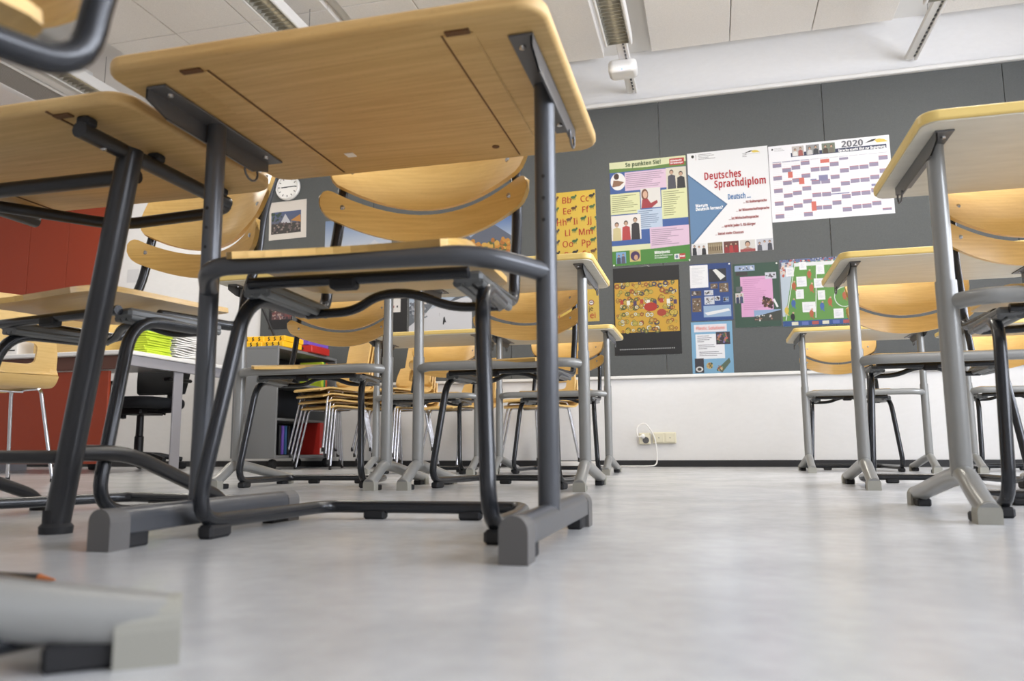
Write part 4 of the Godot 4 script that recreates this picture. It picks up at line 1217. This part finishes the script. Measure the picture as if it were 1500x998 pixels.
# ---------------------------------------------------------------- far left: red boards, teacher's desk, bookcase
func left_corner() -> void:
	var t := thing("red_cupboard", "tall dark red cupboards against the back wall left of the notice", "cupboard", Vector3(-6.07, 0, -5.9))
	part("carcass", MB.new().box(Vector3(0, 1.35, 0.0), Vector3(1.36, 2.5, 0.04)), "red_dark", t)
	for k in 3:
		part("cupboard_door", MB.new().box(Vector3(-0.45 + 0.452 * k, 1.35, 0.03), Vector3(0.446, 2.49, 0.02), 0.002), "red_board", t)

	t = thing("teacher_desk", "white topped teacher's desk with dark red front panel", "desk", Vector3(-4.25, 0, -4.5))
	part("desktop", MB.new().box(Vector3(0, 0.747, 0.0), Vector3(1.56, 0.026, 1.02), 0.004), "desk_white", t)
	part("side_apron", MB.new().box(Vector3(0.755, 0.70, -0.0), Vector3(0.02, 0.066, 0.98), 0.003), "desk_grey", t)
	part("front_apron", MB.new().box(Vector3(-0.02, 0.69, 0.46), Vector3(1.5, 0.085, 0.02), 0.003), "desk_brown", t)
	part("front_panel", MB.new().box(Vector3(-0.07, 0.35, 0.44), Vector3(1.34, 0.58, 0.02), 0.003), "red_board", t)
	part("end_panel", MB.new().box(Vector3(0.74, 0.335, -0.02), Vector3(0.014, 0.67, 0.09), 0.003), "desk_grey", t)
	part("end_panel", MB.new().box(Vector3(-0.74, 0.335, -0.02), Vector3(0.024, 0.67, 0.5), 0.003), "desk_grey", t)

	t = thing("wooden_box", "pale wooden box standing on the teacher's desk", "box", Vector3(-4.12, 0.76, -4.3))
	part("front_board", MB.new().box(Vector3(0, 0.13, 0.1), Vector3(0.56, 0.26, 0.014), 0.002), "birch_pale", t)
	part("back_board", MB.new().box(Vector3(0, 0.13, -0.1), Vector3(0.56, 0.26, 0.014), 0.002), "birch_pale", t)
	for q in [-1.0, 1.0]:
		part("side_board", MB.new().box(Vector3(q * 0.273, 0.13, 0), Vector3(0.014, 0.26, 0.186), 0.002), "birch_pale", t)
	part("bottom_board", MB.new().box(Vector3(0, 0.007, 0), Vector3(0.53, 0.014, 0.186)), "birch_pale", t)
	t = thing("letter_tray", "white letter tray with dark slots on the teacher's desk", "tray", Vector3(-4.66, 0.76, -4.3))
	part("tray_box", MB.new().box(Vector3(0, 0.13, 0), Vector3(0.24, 0.26, 0.2), 0.004), "plastic_white", t)
	for q in 4:
		part("slot", MB.new().box(Vector3(0.0, 0.06 + 0.05 * q, 0.101), Vector3(0.2, 0.007, 0.004)), "ink_black", t)

	var nth := ["bottom of", "second from bottom of", "third from bottom of", "fourth from bottom of", "fifth from bottom of", "middle of", "fifth from top of", "fourth from top of", "third from top of", "second from top of", "top of"]
	# exercise books: lime pile and white pile, each book its own
	for k in 11:
		var b := MB.new()
		b.box(Vector3(0, 0.0075, 0), Vector3(0.17, 0.013, 0.235), 0.003)
		single("exercise_book", b, "paper_green" if k == 10 else "paper_lime", "green exercise book on top of the lime pile on teacher's desk" if k == 10 else "lime green exercise book, %s the pile on the teacher's desk" % nth[k], "book", Vector3(-3.60 + rng.randf_range(-0.016, 0.016), 0.76 + 0.0152 * k, -4.33), rng.randf_range(-0.09, 0.09), "" if k == 10 else "lime exercise books")
	for k in 11:
		var rows := []
		for i in 7:
			var row := []
			for j in 3:
				row.append(Vector3(-0.085 + 0.085 * j, 0.007 + 0.004 * sin(i * 0.9 + k), -0.12 + 0.04 * i))
			rows.append(row)
		single("white_booklet", MB.new().sheet(rows, 0.008), "paper", "white booklet with curling pages, %s the pile beside the lime books" % nth[k], "book", Vector3(-3.60 + rng.randf_range(-0.014, 0.014), 0.76 + 0.0152 * k, -4.60), rng.randf_range(-0.1, 0.1), "white booklets")

	# office chair
	t = thing("office_chair", "black swivel office chair with armrests under the teacher's desk", "chair", Vector3(-4.08, 0, -4.86), 0.0)
	part("seat_cushion", MB.new().slab(rounded(-0.25, -0.23, 0.25, 0.25, 0.1), 0.445, 0.525, 0.035), "office_black", t)
	var rows2 := []
	for i in 9:
		var row := []
		for j in 9:
			var u := lerpf(-1, 1, j / 8.0)
			var v := i / 8.0
			var wd := 0.215 * (0.82 + 0.18 * sin(PI * clampf(v * 0.8 + 0.15, 0, 1)))
			row.append(Vector3(u * wd, 0.57 + 0.42 * v, -0.24 - 0.06 * v + 0.05 * u * u))
		rows2.append(row)
	part("back_cushion", MB.new().sheet(rows2, 0.06), "office_black", t)
	part("back_stem", MB.new().tube(bend([Vector3(0, 0.44, -0.08), Vector3(0, 0.44, -0.30), Vector3(0, 0.75, -0.33)], 0.08), 0.022, 10), "plastic_black", t)
	part("mechanism", MB.new().box(Vector3(0, 0.425, -0.01), Vector3(0.2, 0.05, 0.26), 0.012), "plastic_black", t)
	part("lever", MB.new().tube([Vector3(0.08, 0.42, 0.05), Vector3(0.23, 0.41, 0.06), Vector3(0.26, 0.40, 0.06)], 0.008, 8), "plastic_black", t)
	part("knob", MB.new().lathe([Vector2(0.0, -0.025), Vector2(0.022, -0.02), Vector2(0.022, 0.01), Vector2(0.0, 0.015)], Vector3(-0.1, 0.395, 0.06), 12), "plastic_black", t)
	for s in [-1.0, 1.0]:
		var arm := part("armrest", MB.new().tube(bend([Vector3(s * 0.16, 0.425, 0.0), Vector3(s * 0.30, 0.43, 0.0), Vector3(s * 0.31, 0.64, -0.02)], 0.05), 0.017, 10), "plastic_black", t)
		part("arm_pad", MB.new().box(Vector3(s * 0.305, 0.65, 0.0), Vector3(0.07, 0.025, 0.25), 0.01), "plastic_black", arm)
	part("gas_column", MB.new().lathe([Vector2(0.032, 0.08), Vector2(0.032, 0.24), Vector2(0.026, 0.25), Vector2(0.024, 0.42)], Vector3.ZERO, 16), "plastic_black", t)
	for k in 5:
		var a := TAU * k / 5 + 0.3
		var d := Vector3(cos(a), 0, sin(a))
		var arm := part("base_arm", MB.new().tube([Vector3(0, 0.11, 0), d * 0.15 + Vector3(0, 0.105, 0), d * 0.31 + Vector3(0, 0.075, 0)], 0.026, 10, 0.017), "plastic_black", t)
		part("castor", MB.new().lathe([Vector2(0.0, -0.024), Vector2(0.026, -0.022), Vector2(0.029, 0.0), Vector2(0.026, 0.022), Vector2(0.0, 0.024)], Vector3.ZERO, 14, Transform3D(Basis(Vector3(d.x, 0, d.z).cross(Vector3.UP), PI / 2), d * 0.315 + Vector3(0, 0.03, 0))), "rubber", arm)

	# bookcase on castors, open towards the stacked chairs
	t = thing("bookcase", "low grey bookcase on castors with open shelves left of chair stacks", "bookcase", Vector3(-3.20, 0, -5.41))
	var c := MB.new()
	c.box(Vector3(0, 0.475, 0.445), Vector3(0.36, 0.79, 0.02), 0.002)
	part("side_panel", c, "shelf_grey", t)
	part("side_panel", MB.new().box(Vector3(0, 0.475, -0.445), Vector3(0.36, 0.79, 0.02), 0.002), "shelf_grey", t)
	part("back_panel", MB.new().box(Vector3(-0.172, 0.475, 0), Vector3(0.016, 0.79, 0.87)), "shelf_dark", t)
	part("top_board", MB.new().box(Vector3(0, 0.88, 0), Vector3(0.36, 0.02, 0.91), 0.002), "shelf_grey", t)
	part("bottom_board", MB.new().box(Vector3(0, 0.09, 0), Vector3(0.36, 0.022, 0.87), 0.002), "shelf_grey", t)
	for y in [0.36, 0.63]:
		part("shelf", MB.new().box(Vector3(0.0, y, 0), Vector3(0.34, 0.018, 0.868), 0.002), "shelf_grey", t)
	for sx in [-1.0, 1.0]:
		for sz in [-1.0, 1.0]:
			part("castor", MB.new().lathe([Vector2(0.0, -0.02), Vector2(0.034, -0.018), Vector2(0.037, 0.0), Vector2(0.034, 0.018), Vector2(0.0, 0.02)], Vector3.ZERO, 14, Transform3D(Basis(Vector3.BACK, PI / 2), Vector3(sx * 0.13, 0.038, sz * 0.40))), "rubber", t)
	# files and binders on it and in it
	for k in 4:
		t = thing("magazine_file", ["lower left yellow magazine file lying on the bookcase", "lower right yellow magazine file lying on the bookcase", "upper left yellow magazine file lying on the bookcase", "upper right yellow magazine file lying on the bookcase"][k], "file", Vector3(-3.285 + 0.185 * (k % 2), 0.891 + 0.043 * (k / 2), -5.13 - 0.012 * k), 0.05 - 0.1 * (k % 2), "yellow magazine files")
		part("box", MB.new().box(Vector3(0, 0.021, 0), Vector3(0.176, 0.041, 0.25), 0.004), "file_yellow", t)
		for q in 3:
			part("black_squiggle", MB.new().tube(bend([Vector3(-0.055 + 0.05 * q, 0.006, 0.1262), Vector3(-0.04 + 0.05 * q, 0.016, 0.1262), Vector3(-0.055 + 0.05 * q, 0.024, 0.1262), Vector3(-0.045 + 0.05 * q, 0.036, 0.1262)], 0.006, 3), 0.0034, 6), "ink_black", t)
	t = thing("ring_binder", "purple ring binder lying on top of the red one on bookcase", "binder", Vector3(-3.10, 0.948, -5.52), -0.05)
	part("cover", MB.new().box(Vector3(0, 0.028, 0), Vector3(0.20, 0.056, 0.29), 0.004), "binder_purple", t)
	part("finger_hole", MB.new().lathe([Vector2(0.014, 0.0), Vector2(0.014, 0.002), Vector2(0.0, 0.0015)], Vector3.ZERO, 14, Transform3D(Basis(Vector3.RIGHT, PI / 2), Vector3(0.02, 0.03, 0.1455))), "ink_black", t)
	t = thing("ring_binder", "red ring binder lying under the purple one on bookcase", "binder", Vector3(-3.09, 0.891, -5.52), 0.0)
	part("cover", MB.new().box(Vector3(0, 0.028, 0), Vector3(0.21, 0.056, 0.29), 0.004), "binder_red", t)
	part("finger_hole", MB.new().lathe([Vector2(0.014, 0.0), Vector2(0.014, 0.002), Vector2(0.0, 0.0015)], Vector3.ZERO, 14, Transform3D(Basis(Vector3.RIGHT, PI / 2), Vector3(0.02, 0.03, 0.1455))), "ink_black", t)
	single("black_rod", MB.new().tube([Vector3(0.0, 0.006, 0.0), Vector3(-0.035, 0.1, 0.02), Vector3(-0.1, 0.235, 0.03)], 0.009, 10), "plastic_black", "slanting black rod standing on the yellow files before the board", "rod", Vector3(-3.17, 0.972, -5.15))
	t = thing("ring_binder", "red ring binder with white label on the bookcase's bottom shelf", "binder", Vector3(-3.10, 0.101, -5.62), 0.0)
	part("cover", MB.new().box(Vector3(0, 0.125, 0), Vector3(0.18, 0.25, 0.06), 0.004), "binder_red", t)
	part("spine_label", MB.new().box(Vector3(0.091, 0.03, 0), Vector3(0.002, 0.045, 0.05)), "paper", t)
	for k in 3:
		single("folder", MB.new().box(Vector3(0, 0.10, 0), Vector3(0.2, 0.2, 0.03), 0.003), ["paper_lime", "paper_green", "binder_orange"][k], ["lime green folder standing on the bookcase's top shelf", "dark green folder standing on the bookcase's top shelf", "orange folder standing on the bookcase's top shelf"][k], "folder", Vector3(-3.12, 0.639, -5.73 + 0.05 * (2 - k) + 0.02 * k), 0.0)
	for k in 4:
		single("folder", MB.new().box(Vector3(0, 0.11, 0), Vector3(0.22, 0.21, 0.022), 0.003), ["plastic_black", "binder_purple", "ink_blue", "plastic_black"][k], ["black folder nearest the front on the bookcase's lowest shelf", "purple folder leaning on the bookcase's lowest shelf", "blue folder on the bookcase's lowest shelf", "second black folder on the bookcase's lowest shelf behind the blue one"][k], "folder", Vector3(-3.15, 0.102, -5.06 - 0.04 * k), 0.0)

func ceiling_things() -> void:
	lamp(-0.53, -5.10, "louvred ceiling lamp with white device hanging beyond its end", true)
	lamp(1.50, -5.10, "louvred ceiling lamp with long rail above the right-hand desks", true)
	lamp(-2.65, -4.95, "louvred ceiling lamp above the big wooden desk, left of the white device", false)
	lamp(-4.60, -5.20, "louvred ceiling lamp beside the grey ceiling vent", false)
	for q in 4:
		lamp([-4.6, -2.65, -0.53, 1.5][q], -2.3, "louvred ceiling lamp of the front row, %s from the windows" % ["fourth", "third", "second", "first"][q], false)
	var t := thing("air_vent", "grey ceiling air vent with white frame at far left", "vent", Vector3(-5.05, 2.95, -4.2))
	part("duct_box", MB.new().box(Vector3(0, 0.14, 0), Vector3(0.48, 0.26, 1.5), 0.006), "white_paint", t)
	var fr := MB.new()
	for s in [-1.0, 1.0]:
		fr.box(Vector3(s * 0.15, 0.0, -0.1), Vector3(0.02, 0.016, 1.0), 0.003)
		fr.box(Vector3(0, 0.0, -0.1 + s * 0.5), Vector3(0.32, 0.016, 0.02), 0.003)
	part("frame", fr, "white_paint", t)
	for k in 14:
		part("slat", MB.new().box(Vector3(-0.13 + 0.02 * k, 0.002, -0.1), Vector3(0.012, 0.008, 0.98)), "vent_grey", t)
	t = thing("wireless_box", "white rounded box with small blue light hanging under the ceiling", "device", Vector3(-0.535, 2.86, -5.42), 0.0)
	part("body", MB.new().slab(rounded(-0.105, -0.085, 0.105, 0.085, 0.045), 0.0, 0.1, 0.03), "plastic_white", t)
	part("bracket", MB.new().box(Vector3(0, 0.105, 0), Vector3(0.07, 0.016, 0.07), 0.002), "steel", t)
	part("status_light", MB.new().lathe([Vector2(0.0, -0.003), Vector2(0.006, -0.002), Vector2(0.006, 0.004)], Vector3(0.0, 0.012, 0.0815), 12), "led_blue", t)
	var l := OmniLight3D.new()
	l.name = "status_glow"
	l.position = Vector3(-0.535, 2.865, -5.325)
	l.light_energy = 0.0004
	l.light_color = rgb(110, 140, 255)
	l.light_size = 0.006
	l.omni_range = 12.0
	l.omni_attenuation = 2.0
	l.shadow_enabled = true
	add_child(l)

func chairs_and_desks() -> void:
	# desks
	wooden_desk("big wooden desk in the middle foreground with dark straight feet", -0.54, -1.19, 0.0, 0.72)
	tube_desk("left wooden desk on black tube trestles with round rubber foot", -1.262, -1.20, 0.70)
	pupil_desk("desk at lower left edge, only one pale grey foot in view", -0.382, -0.076, deg_to_rad(-52.0), 0.77)
	pupil_desk("white-bottomed desk at right edge nearest the camera, before the year planner", 0.78, -1.85, 0.0, 0.77)
	pupil_desk("second white-bottomed desk on the right, in front of the football picture", 0.80, -3.0, 0.0, 0.77)
	pupil_desk("rearmost left desk of the right-hand group, by the back wall", 0.815, -4.745, 0.0, 0.77)
	pupil_desk("rearmost desk at the far right edge by the back wall", 1.64, -4.745, 0.0, 0.77)
	pupil_desk("middle row desk in front of the alphabet poster", -0.73, -2.77, 0.0, 0.77)
	pupil_desk("middle row desk left of centre, behind the big wooden desk's chair", -1.45, -2.74, 0.0, 0.77)
	pupil_desk("back row desk in front of the black art calendar", -0.85, -4.32, 0.0, 0.77)
	pupil_desk("back row desk below the ski poster", -1.57, -4.26, 0.0, 0.77)
	# chairs, one behind each
	var first := pupil_chair()
	var seats := [
		[-0.560, -1.25, 0.05, "slatted-back birch chair pushed under the big wooden desk in front"],
		[-1.295, -1.42, -0.2, "birch chair with black frame under the left desk on tube trestles"],
		[-0.706, -0.335, -0.35, "chair at the upper left corner, only its black tube showing"],
		[0.79, -1.86, -0.05, "birch chair at the right edge behind the nearest white-bottomed desk"],
		[0.755, -3.04, -0.02, "birch chair behind the second right-hand desk, before the football picture"],
		[0.765, -4.84, 0.0, "birch chair at the rearmost left desk of the right-hand group"],
		[1.62, -4.84, 0.0, "birch chair at the rearmost desk by the right edge"],
		[-0.735, -2.80, -0.08, "birch chair at the middle row desk before the alphabet poster"],
		[-1.50, -2.76, 0.13, "birch chair at the middle row desk left of centre, over the grey bookcase"],
		[-0.84, -4.36, 0.0, "birch chair at the back row desk before the black art calendar"],
		[-1.60, -4.30, 0.0, "birch chair at the back row desk below the ski poster"],
	]
	for k in seats.size():
		var q: Array = seats[k]
		if k == 0:
			first.position = Vector3(q[0], 0, q[1])
			first.rotation.y = q[2]
			first.set_meta("label", q[3])
		else:
			copy(first, Vector3(q[0], 0, q[1]), q[2], q[3])
	# plywood chairs stacked along the back wall, and one at the teacher's desk
	var ply := shell_chair("plywood chair with hand hole standing alone before the teacher's desk at far left")
	ply.position = Vector3(-3.24, 0, -2.86)
	ply.rotation.y = -PI / 2 - 0.32
	var stacks := [
		[-2.69, -5.24, -0.45, 4, "left stack beside the bookcase"],
		[-2.28, -5.44, -0.45, 4, "second stack from the bookcase"],
		[-1.84, -5.52, -0.5, 1, ""],
		[-1.22, -5.52, -0.55, 2, "right stack behind the back row desk"],
	]
	var place := ["bottom", "second", "third", "top"]
	for s in stacks:
		var fwd := Vector3(sin(s[2]), 0, cos(s[2]))
		for k in s[3]:
			var lab: String = "single unstacked plywood chair between the chair stacks at the back wall" if s[3] == 1 else "plywood chair, %s of the %s" % ["top" if k == s[3] - 1 else place[k], s[4]]
			copy(ply, Vector3(s[0], 0.042 * k, s[1]) + fwd * 0.022 * k, s[2], lab)
	# pencil on the floor
	var t := thing("pencil", "dark pencil with an orange tip lying on the floor", "pencil", Vector3(-0.722, 0, -0.70), 0.0)
	part("shaft", MB.new().tube([Vector3(-0.13, 0.0055, 0), Vector3(0.02, 0.0055, 0)], 0.0055, 8), "pencil_dark", t)
	part("tip", MB.new().tube([Vector3(0.02, 0.0055, 0), Vector3(0.04, 0.0050, 0)], 0.0053, 8, 0.0008), "pencil_wood", t)

func _ready() -> void:
	rng.seed = 2020
	stage()
	materials()
	room()
	chairs_and_desks()
	left_corner()
	ceiling_things()
	wall_things()
